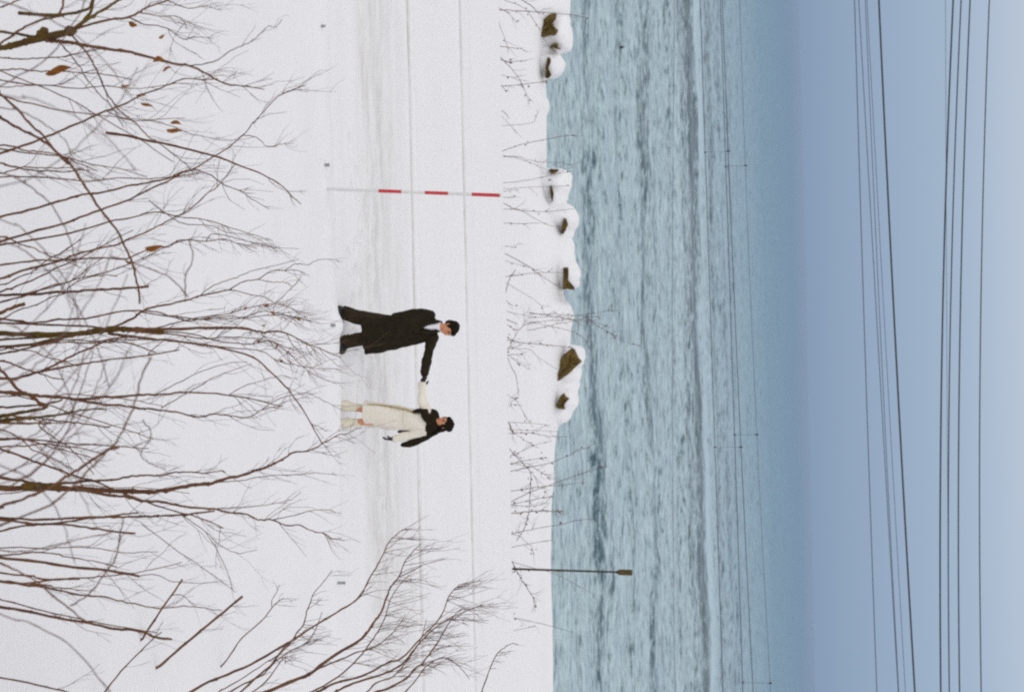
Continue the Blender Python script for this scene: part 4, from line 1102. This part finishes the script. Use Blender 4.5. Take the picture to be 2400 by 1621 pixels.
weeds('low sprawling weeds between the heads of the couple', [([(1192, 831), (1210, 830), (1227, 829)], 2.6, 1.6, 5), ([(1192, 833), (1216, 850), (1244, 867)], 2.0, 1.2, 6), ([(1196, 855), (1209, 881), (1215, 919), (1212, 935)], 2.4, 1.5, 5), ([(1255, 832), (1275, 846), (1306, 866)], 1.6, 1.2, 2)])
weeds('thin crossed weed stalks beyond the head of the woman', [([(1193, 926), (1213, 943), (1240, 988), (1250, 1000)], 1.8, 1.1, 4), ([(1190, 955), (1203, 948), (1225, 950)], 1.6, 1.1, 3)])
weeds('two level weed stalks and a drooping one, right after the last boulder', [([(1197, 989), (1240, 991), (1289, 996)], 2.0, 1.2, 3), ([(1198, 1006), (1236, 1008), (1307, 1011)], 2.0, 1.2, 4), ([(1199, 1015), (1236, 1014), (1267, 1018), (1290, 1023), (1332, 1022)], 2.6, 1.3, 5), ([(1203, 1013), (1225, 1028), (1246, 1039)], 1.8, 1.1, 3), ([(1198, 1005), (1203, 1014)], 4.5, 4.0, 3)])
weeds('leaning seed covered weeds, first of the clump of weeds nearest the dark post', [([(1196, 1068), (1223, 1057), (1256, 1042), (1294, 1032)], 2.4, 1.2, 6), ([(1195, 1087), (1223, 1080), (1259, 1075), (1271, 1071)], 3, 1.6, 9), ([(1196, 1104), (1233, 1096), (1248, 1093), (1286, 1085), (1324, 1071), (1357, 1054), (1384, 1048)], 3.8, 1.5, 12)])
weeds('sideways fallen weed full of dark seed heads lying across upright ones', [([(1203, 1062), (1223, 1082), (1236, 1096), (1244, 1107), (1244, 1128), (1243, 1151), (1240, 1197), (1237, 1210), (1231, 1233), (1212, 1264)], 2.8, 2.0, 26), ([(1244, 1107), (1267, 1130), (1278, 1145), (1283, 1160)], 1.6, 1.1, 4), ([(1255, 1098), (1272, 1108), (1290, 1122)], 2, 1.5, 8)])
weeds('longest weed stalks reaching far over the water, in the middle of the weed clump', [([(1198, 1150), (1244, 1144), (1290, 1138), (1326, 1135), (1372, 1129)], 3, 1.5, 8), ([(1197, 1175), (1240, 1154), (1284, 1138), (1332, 1120), (1380, 1104), (1427, 1091)], 3.4, 1.3, 6), ([(1196, 1182), (1242, 1172), (1296, 1161)], 2.8, 1.8, 8), ([(1196, 1182), (1221, 1185), (1256, 1185), (1275, 1180), (1294, 1162)], 2.2, 1.4, 6)])
weeds('stout upright weed thick with brown seeds, beside the longest stalks', [([(1197, 1202), (1240, 1198), (1271, 1196), (1298, 1198), (1317, 1197)], 3.6, 2.6, 22)])
weeds('straight slanting weed ending over the water, last before the dark post', [([(1198, 1251), (1221, 1245), (1275, 1235), (1324, 1226), (1357, 1218), (1399, 1215)], 3, 1.4, 10), ([(1212, 1279), (1244, 1273), (1298, 1264)], 2.4, 1.4, 4), ([(1230, 1268), (1245, 1280), (1252, 1300)], 2, 1.4, 5)])
weeds('arching weed crossing behind the thin dark post', [([(1208, 1318), (1231, 1325), (1282, 1338), (1317, 1352), (1358, 1373), (1393, 1394)], 2.2, 1.0, 5), ([(1208, 1332), (1224, 1359), (1244, 1390), (1258, 1421)], 3, 1.5, 22)], Y=31.9)
weeds('forked pale weed on the empty stretch after the dark post', [([(1203, 1446), (1231, 1452), (1282, 1464), (1344, 1481)], 2, 1.3, 3), ([(1208, 1476), (1235, 1470), (1256, 1465)], 2, 1.2, 2)])
# a taller shrub on the bank
weeds('feathery bare bush on the bank with tips over the water, beyond the man', [([(1268, 737), (1330, 747), (1385, 753), (1430, 767)], 3.0, 1.3, 20), ([(1268, 753), (1310, 750), (1340, 747)], 2.4, 1.5, 6), ([(1271, 767), (1313, 757), (1344, 753), (1372, 745), (1420, 738)], 2.4, 1.2, 14), ([(1280, 762), (1344, 777), (1371, 795), (1380, 815)], 2.0, 1.2, 14), ([(1290, 736), (1354, 738), (1423, 728), (1435, 710)], 1.8, 1.0, 14), ([(1385, 753), (1420, 775), (1457, 798), (1500, 810)], 1.6, 0.9, 12)], Y=36.2)

# ------------------------------------------------------------------ the couple
def finish(me, amp, s, seed):
    co = np.empty(len(me.vertices) * 3); me.vertices.foreach_get('co', co); co = co.reshape(-1, 3)
    d_ = amp * fbm(co[:, 0] * s + co[:, 1] * s * 0.7, co[:, 2] * s * 0.35 + co[:, 1] * s * 0.5, seed, 3)
    me.update()
    no = np.empty(len(me.vertices) * 3); me.vertices.foreach_get('normal', no); no = no.reshape(-1, 3)
    me.vertices.foreach_set('co', (co + no * d_[:, None]).ravel())
    me.update()

class Fig:
    def __init__(self, X, Y, z): self.o = Vector((X, Y, z))
    def __call__(self, x, y, z): return self.o + Vector((x, y, z))

def hand(mb, wrist, dirn, palm_n, s=1.0, curl=0.5):
    """palm, four unequal bent fingers and a thumb"""
    d_ = Vector(dirn).normalized(); n_ = Vector(palm_n); n_ = (n_ - d_ * n_.dot(d_)).normalized(); sd = d_.cross(n_)
    w = Vector(wrist)
    rot = Matrix((sd, n_, d_)).transposed()
    mb.ellipsoid(w + d_ * 0.045 * s, (0.040 * s, 0.016 * s, 0.052 * s), 12, 8, rot)
    for i, (off, ln) in enumerate(((-0.028, 0.066), (-0.009, 0.076), (0.010, 0.071), (0.028, 0.056))):
        a = w + d_ * 0.082 * s + sd * off * s
        b = a + (d_ * math.cos(curl * .5) + n_ * math.sin(curl * .5)) * ln * 0.5 * s
        c = b + (d_ * math.cos(curl * 1.5) + n_ * math.sin(curl * 1.5)) * ln * 0.32 * s
        e = c + (d_ * math.cos(curl * 2.4) + n_ * math.sin(curl * 2.4)) * ln * 0.25 * s
        mb.limb([a - d_ * 0.02 * s, a, b, c, e], [0.010 * s, 0.0098 * s, 0.009 * s, 0.0085 * s, 0.0075 * s], 8)
    t0 = w + d_ * 0.02 * s - sd * 0.034 * s
    t1 = t0 + (d_ * 0.6 - sd * 0.6 + n_ * 0.5).normalized() * 0.042 * s
    t2 = t1 + (d_ * 0.9 + n_ * 0.6).normalized() * 0.034 * s
    mb.limb([t0, t1, t2], [0.013 * s, 0.0115 * s, 0.0095 * s], 8)

def head(mb, c, face, h=0.235, tilt=0.0):
    """skull, jaw, nose, brow, ears; face = the way it looks"""
    f = Vector(face).normalized(); z = Vector((0, 0, 1)); z = (z - f * z.dot(f) * 0.9).normalized(); z = (z - f * z.dot(f)).normalized(); x = f.cross(z)
    rot = Matrix((x, f, z)).transposed()
    k = h / 0.235
    q = lambda a, b_, c_: Vector(c) + x * a * k + f * b_ * k + z * c_ * k
    mb.ellipsoid(q(0, -0.012, 0.030), (0.074 * k, 0.094 * k, 0.086 * k), 18, 12, rot)
    mb.ellipsoid(q(0, 0.022, -0.035), (0.060 * k, 0.066 * k, 0.078 * k), 18, 12, rot)
    mb.ellipsoid(q(0, 0.060, -0.090), (0.026 * k, 0.024 * k, 0.020 * k), 12, 8, rot)
    mb.limb([q(0, 0.084, 0.012), q(0, 0.104, -0.026)], [0.0105 * k, 0.0155 * k], 8)
    mb.ellipsoid(q(0, 0.076, 0.026), (0.046 * k, 0.018 * k, 0.012 * k), 12, 8, rot)
    mb.ellipsoid(q(0, 0.082, -0.056), (0.024 * k, 0.012 * k, 0.012 * k), 12, 8, rot)
    for s_ in (-1, 1):
        mb.ellipsoid(q(s_ * 0.040, 0.058, -0.018), (0.022 * k, 0.024 * k, 0.020 * k), 10, 8, rot)
        mb.ellipsoid(q(s_ * 0.076, -0.012, -0.008), (0.011 * k, 0.020 * k, 0.031 * k), 10, 8, rot)
    return q, rot, k

def face_parts(q, rot, k, par):
    for s_ in (-1, 1):
        mb = MB(); mb.ellipsoid(q(s_ * 0.031, 0.083, 0.004), (0.013 * k, 0.008 * k, 0.0065 * k), 10, 6, rot); link('eye', mb.mesh('eye'), M['eye'], par)
        mb = MB(); mb.tube([q(s_ * 0.014, 0.093, 0.026), q(s_ * 0.032, 0.091, 0.031), q(s_ * 0.050, 0.078, 0.026)], [0.0045 * k] * 3, 6); link('eyebrow', mb.mesh('eyebrow'), M['hair'], par)
    mb = MB(); mb.ellipsoid(q(0, 0.093, -0.056), (0.022 * k, 0.006 * k, 0.0075 * k), 10, 6, rot); link('mouth', mb.mesh('mouth'), M['lip'], par)

YM = 19.05
pm = P(795, 776, YM)
m_ = Fig(pm.x, YM, 0.0)
# joined hands
jh = m_(0.655, -0.06, 1.255)
mb = MB()
mc = m_(0.005, -0.03, 1.640)
q, rot, k = head(mb, mc, (0.80, -0.60, -0.16), 0.24)
mb.limb([m_(-0.03, 0.02, 1.40), m_(-0.012, -0.005, 1.56)], [0.062, 0.056], 14)
mb.loft([(m_.o.x - 0.02, YM + 0.01, 0.82, 0.15, 0.11), (m_.o.x - 0.02, YM + 0.01, 1.1, 0.16, 0.11), (m_.o.x - 0.03, YM + 0.01, 1.32, 0.17, 0.10), (m_.o.x - 0.03, YM + 0.01, 1.43, 0.07, 0.06)])
mb.limb([m_(0.14, 0.0, 1.385), m_(0.37, -0.06, 1.315), m_(0.60, -0.06, 1.262)], [0.052, 0.042, 0.030])
hand(mb, m_(0.595, -0.06, 1.263), (1, 0.02, -0.12), (0.0, -0.75, -0.45), 1.0, 0.75)
mb.limb([m_(-0.20, 0.0, 1.36), m_(-0.235, 0.02, 1.08), m_(-0.19, -0.06, 0.86)], [0.052, 0.042, 0.030])
hand(mb, m_(-0.19, -0.06, 0.86), (0.15, -0.1, -1), (1, 0.2, 0), 1.0, 0.5)
mb.limb([m_(-0.10, 0.0, 0.85), m_(-0.15, -0.02, 0.48), m_(-0.255, 0.0, 0.09)], [0.09, 0.06, 0.043])
mb.limb([m_(0.07, 0.0, 0.85), m_(0.115, -0.04, 0.47), m_(0.15, -0.02, 0.09)], [0.09, 0.06, 0.043])
mb.limb([m_(-0.255, 0.03, 0.06), m_(-0.30, -0.11, 0.045)], [0.036, 0.030])
mb.limb([m_(0.15, 0.0, 0.06), m_(0.25, -0.08, 0.045)], [0.036, 0.030])
man = link('person', mb.remesh(0.0065, 2, 'person'), M['skin'])
tag(man, 'man in a long black coat and white collar, reaching his hand to the woman', 'person')
face_parts(q, rot, k, man)
# hair
mb = MB()
mb.ellipsoid(q(0, -0.022, 0.050), (0.082 * k, 0.102 * k, 0.082 * k), 20, 12, rot)
mb.ellipsoid(q(0, -0.070, -0.005), (0.074 * k, 0.050 * k, 0.090 * k), 16, 10, rot)
mb.ellipsoid(q(0.015, 0.050, 0.084), (0.062 * k, 0.046 * k, 0.034 * k), 14, 8, rot)
mb.ellipsoid(q(-0.03, 0.066, 0.068), (0.034 * k, 0.026 * k, 0.030 * k), 12, 8, rot)
for s_ in (-1, 1):
    mb.ellipsoid(q(s_ * 0.072, 0.004, 0.02), (0.014 * k, 0.030 * k, 0.045 * k), 10, 8, rot)
me = mb.remesh(0.008, 1, 'hair'); finish(me, 0.012, 28, 3); link('hair', me, M['hair'], man)
# coat
X0 = m_.o.x
mb = MB()
mb.loft([(X0 + .042, YM, .345, .278, .185, .05), (X0 + .044, YM, .45, .262, .175, .05), (X0 + .049, YM, .55, .248, .165, .035), (X0 + .030, YM, .75, .238, .155, .02), (X0 + .0, YM, 1.0, .225, .150, .008),
         (X0 - .012, YM, 1.12, .215, .145), (X0 - .028, YM, 1.25, .215, .140), (X0 - .030, YM, 1.35, .195, .115), (X0 - .036, YM + .01, 1.41, .12, .085), (X0 - .036, YM + .015, 1.455, .075, .07)])
mb.limb([m_(0.12, 0.0, 1.375), m_(0.25, -0.03, 1.345), m_(0.38, -0.06, 1.312), m_(0.60, -0.06, 1.262)], [0.088, 0.078, 0.068, 0.052])
mb.limb([m_(-0.175, 0.0, 1.345), m_(-0.225, 0.02, 1.20), m_(-0.225, 0.02, 1.08), m_(-0.165, -0.09, 0.84)], [0.082, 0.070, 0.064, 0.056])
me = mb.remesh(0.010, 3, 'coat'); finish(me, 0.034, 7.5, 12); link('coat', me, M['coat'], man)
# lapels, front edge, buttons, collar
mb = MB()
for s_, pts in ((-1, [(-0.095, -0.075, 1.455), (-0.075, -0.125, 1.36), (-0.02, -0.160, 1.25), (0.025, -0.165, 1.15)]), (1, [(0.03, -0.075, 1.455), (0.055, -0.120, 1.37), (0.045, -0.150, 1.26), (0.03, -0.162, 1.15)])):
    P_ = [m_(*p) for p in pts]
    mb.tube(catmull(P_, 4), [0.030 - 0.0012 * i for i in range(len(catmull(P_, 4)))], 8)
mb.limb([m_(-0.10, -0.06, 1.465), m_(-0.085, 0.07, 1.485), m_(0.02, 0.07, 1.485), m_(0.035, -0.06, 1.465)], [0.024] * 4, 8)
me = mb.remesh(0.009, 2, 'lapels'); link('lapels', me, M['coat'], man)
mb = MB()
mb.loft([(X0 - .028, YM - .03, 1.23, .01, .115), (X0 - .028, YM - .03, 1.33, .050, .11), (X0 - .026, YM - .012, 1.42, .070, .085), (X0 - .018, YM - .005, 1.50, .068, .066)])
link('shirt', mb.remesh(0.008, 2, 'shirt'), M['shirt'], man)
for kz in (1.08, 0.94, 0.80):
    mb = MB(); mb.ellipsoid(m_(0.035, -0.162, kz), (0.012, 0.006, 0.012), 10, 6); link('button', mb.mesh('button'), M['shoe'], man)
# trousers, one mesh
mb = MB()
mb.loft([(X0 - .005, YM, .70, .17, .12), (X0 - .005, YM, .9, .17, .12)])
mb.limb([m_(-0.09, 0.0, 0.78), m_(-0.155, -0.01, 0.40), m_(-0.205, -0.005, 0.20), m_(-0.250, 0.0, 0.075)], [0.115, 0.102, 0.100, 0.098])
mb.limb([m_(0.07, 0.0, 0.78), m_(0.115, -0.02, 0.40), m_(0.135, -0.02, 0.20), m_(0.155, -0.02, 0.075)], [0.115, 0.102, 0.100, 0.100])
me = mb.remesh(0.010, 2, 'trousers'); finish(me, 0.026, 10, 22); link('trousers', me, M['trousers'], man)
for a, b_ in (((-0.262, 0.03, 0.05), (-0.315, -0.15, 0.035)), ((0.175, 0.02, 0.06), (0.285, -0.10, 0.04))):
    mb = MB(); mb.limb([m_(*a), m_(*b_)], [0.055, 0.045]); a_ = m_(*a); bb_ = m_(*b_)
    mb.box((a_ + bb_) / 2 + Vector((0, 0, -0.035)), (0.10, 0.10, 0.02))
    link('shoe', mb.remesh(0.008, 2, 'shoe'), M['shoe'], man)
mb = MB(); mb.limb([m_(0.585, -0.06, 1.266), m_(0.61, -0.06, 1.26)], [0.047, 0.045], 12); 
link('cuff', mb.remesh(0.008, 1, 'cuff'), M['coat'], man)
def glove(par, *a):
    hb = MB(); hand(hb, *a); hb.ellipsoid(a[0], (0.034, 0.034, 0.034), 10, 8)
    me = hb.remesh(0.005, 1, 'glove')
    co = np.empty(len(me.vertices) * 3); me.vertices.foreach_get('co', co)
    no = np.empty(len(me.vertices) * 3); me.vertices.foreach_get('normal', no)
    me.vertices.foreach_set('co', co + no * 0.0045); me.update()
    link('glove', me, M['glove'], par)
glove(man, m_(0.595, -0.06, 1.263), (1, 0.02, -0.12), (0.0, -0.75, -0.45), 1.0, 0.75)
glove(man, m_(-0.19, -0.06, 0.86), (0.15, -0.1, -1), (1, 0.2, 0), 1.0, 0.5)
def flatten(ob, f):
    for q_ in [ob] + list(ob.children): q_.data.transform(Matrix.Scale(f, 4, (0, 0, 1)))
MZ = 0.962
flatten(man, MZ)

# woman
YW = 19.0
pw = P(803, 973, YW)
w_ = Fig(pw.x, YW, 0.0)
X1 = w_.o.x
mh = m_(0.69, -0.065, 1.248 * MZ)
wh = mh - w_.o                              # her hand meets his
mb = MB()
wc = w_(0.122, -0.02, 1.478)
q, rot, k = head(mb, wc, (-0.70, -0.70, -0.10), 0.222)
mb.limb([w_(0.085, 0.02, 1.24), w_(0.11, 0.0, 1.40)], [0.052, 0.047], 14)
mb.loft([(X1 + .04, YW, .72, .14, .11), (X1 + .055, YW, .95, .115, .09), (X1 + .085, YW, 1.12, .135, .10), (X1 + .10, YW, 1.23, .13, .08), (X1 + .09, YW, 1.29, .06, .05)])
wr_ = Vector((wh.x + 0.095, wh.y, wh.z - 0.02))
el_ = Vector(((-0.055 + wr_.x) / 2 - 0.01, -0.12, (1.235 + wr_.z) / 2 - 0.015))
mb.limb([w_(-0.03, 0.0, 1.235), w_(*el_), w_(*wr_)], [0.045, 0.036, 0.026])
hand(mb, w_(*wr_), (-1, 0, 0.12), (0, 0.8, 0.3), 0.92, 0.7)
mb.limb([w_(0.235, 0.0, 1.20), w_(0.285, 0.03, 0.97), w_(0.335, -0.03, 0.745)], [0.045, 0.036, 0.026])
hand(mb, w_(0.335, -0.03, 0.745), (0.05, -0.1, -1), (-1, 0.1, 0), 0.92, 0.35)
mb.limb([w_(-0.02, 0.0, 0.75), w_(-0.06, -0.02, 0.42), w_(-0.125, 0.0, 0.09)], [0.08, 0.054, 0.040])
mb.limb([w_(0.10, 0.0, 0.75), w_(0.09, -0.02, 0.42), w_(0.105, 0.0, 0.09)], [0.08, 0.054, 0.040])
woman = link('person', mb.remesh(0.0065, 2, 'person'), M['skin'])
tag(woman, 'woman in a long cream coat and black shawl, holding the hand of the man', 'person')
face_parts(q, rot, k, woman)
mb = MB()
mb.ellipsoid(q(0, -0.030, 0.048), (0.094 * k, 0.104 * k, 0.092 * k), 20, 12, rot)
mb.ellipsoid(q(0, -0.060, -0.03), (0.082 * k, 0.062 * k, 0.09 * k), 16, 10, rot)
mb.ellipsoid(q(0, -0.135, 0.035), (0.050 * k, 0.046 * k, 0.050 * k), 14, 10, rot)
mb.ellipsoid(q(0, 0.050, 0.090), (0.058 * k, 0.040 * k, 0.030 * k), 14, 8, rot)
for s_ in (-1, 1):
    mb.ellipsoid(q(s_ * 0.071, 0.004, -0.005), (0.024 * k, 0.040 * k, 0.085 * k), 10, 8, rot)
mb.limb([q(0.02, -0.08, -0.01), w_(0.205, 0.055, 1.37), w_(0.265, 0.07, 1.27), w_(0.315, 0.085, 1.16)], [0.070 * k, 0.062, 0.055, 0.030])
me = mb.remesh(0.008, 1, 'hair'); finish(me, 0.014, 24, 5); link('hair', me, M['hair'], woman)
mb = MB(); mb.tube([q(0, 0.06, 0.115), q(0.0, 0.09, 0.128), q(0.0, 0.115, 0.126)], [0.010, 0.007, 0.003], 6); link('hair_tuft', mb.mesh('hair_tuft'), M['hair'], woman)
# cream coat
mb = MB()
mb.loft([(X1 - .026, YW, .335, .176, .148, .05), (X1 - .015, YW, .45, .172, .145, .045), (X1 + .010, YW, .62, .176, .145, .03), (X1 + .030, YW, .80, .170, .140, .02), (X1 + .050, YW, .95, .148, .122, .01),
         (X1 + .075, YW, 1.08, .152, .118), (X1 + .095, YW, 1.18, .162, .110), (X1 + .095, YW + .005, 1.25, .135, .085), (X1 + .09, YW + .01, 1.30, .07, .06)])
mb.limb([w_(-0.005, 0.0, 1.215), w_(*el_), w_(wr_.x - 0.01, wr_.y, wr_.z)], [0.082, 0.068, 0.054])
mb.limb([w_(0.215, 0.0, 1.185), w_(0.285, 0.03, 0.97), w_(0.333, -0.025, 0.765)], [0.072, 0.062, 0.056])
me = mb.remesh(0.010, 3, 'coat'); finish(me, 0.030, 8, 32); link('coat', me, M['cream'], woman)
mb = MB(); e_ = catmull([w_(-0.150, -0.105, 0.395), w_(-0.140, -0.105, 0.60), w_(-0.108, -0.105, 0.80), w_(-0.075, -0.095, 0.95), w_(-0.03, -0.105, 1.08)], 5)
mb.tube(e_, [0.011] * len(e_), 6); link('coat_edge', mb.mesh('coat_edge'), M['cream_edge'], woman)
mb = MB(); e_ = catmull([w_(-0.095, -0.05, 0.945), w_(0.0, -0.122, 0.935), w_(0.11, -0.115, 0.935), w_(0.195, -0.03, 0.945)], 5)
mb.tube(e_, [0.015] * len(e_), 6); link('belt', mb.mesh('belt'), M['cream'], woman)
# black shawl
mb = MB()
mb.limb([w_(-0.055, -0.03, 1.235), w_(-0.045, -0.085, 1.21), w_(0.02, -0.11, 1.235), w_(0.085, -0.085, 1.285), w_(0.15, -0.06, 1.29), w_(0.21, -0.03, 1.26), w_(0.265, 0.03, 1.20)], [0.050, 0.056, 0.066, 0.060, 0.056, 0.055, 0.052])
mb.limb([w_(0.20, 0.05, 1.30), w_(0.09, 0.085, 1.33), w_(0.0, 0.06, 1.31), w_(-0.03, 0.0, 1.29)], [0.06, 0.062, 0.06, 0.05])
mb.limb([w_(0.0, -0.06, 1.33), w_(0.09, -0.07, 1.345), w_(0.17, -0.02, 1.34)], [0.042, 0.040, 0.05])
mb.limb([w_(-0.045, -0.10, 1.20), w_(-0.055, -0.115, 1.13), w_(-0.045, -0.115, 1.07)], [0.046, 0.036, 0.020])
mb.limb([w_(0.20, 0.05, 1.31), w_(0.29, 0.075, 1.20), w_(0.355, 0.075, 1.06), w_(0.41, 0.06, 0.95), w_(0.425, 0.05, 0.86)], [0.060, 0.062, 0.058, 0.050, 0.034])
me = mb.remesh(0.009, 2, 'shawl'); finish(me, 0.022, 12, 44); sh = link('shawl', me, M['shawl'], woman)
mb = MB(); mb.limb([w_(0.235, 0.06, 0.95), w_(0.238, 0.05, 0.80)], [0.018, 0.020], 8); link('shawl_end', mb.remesh(0.007, 1, 'shawl_end'), M['shawl'], woman)
glove(woman, w_(0.335, -0.03, 0.745), (0.05, -0.1, -1), (-1, 0.1, 0), 0.92, 0.35)
glove(woman, w_(*wr_), (-1, 0, 0.12), (0, 0.8, 0.3), 0.92, 0.7)
for a in ([(-0.098, 0.0, 0.30), (-0.115, 0.0, 0.14), (-0.135, -0.01, 0.06), (-0.150, -0.06, 0.04)], [(0.100, 0.0, 0.295), (0.105, 0.0, 0.13), (0.110, -0.01, 0.06), (0.10, -0.07, 0.04)]):
    mb = MB(); mb.limb([w_(*p) for p in a], [0.052, 0.064, 0.082, 0.056]); link('boot', mb.remesh(0.008, 2, 'boot'), M['boot'], woman)
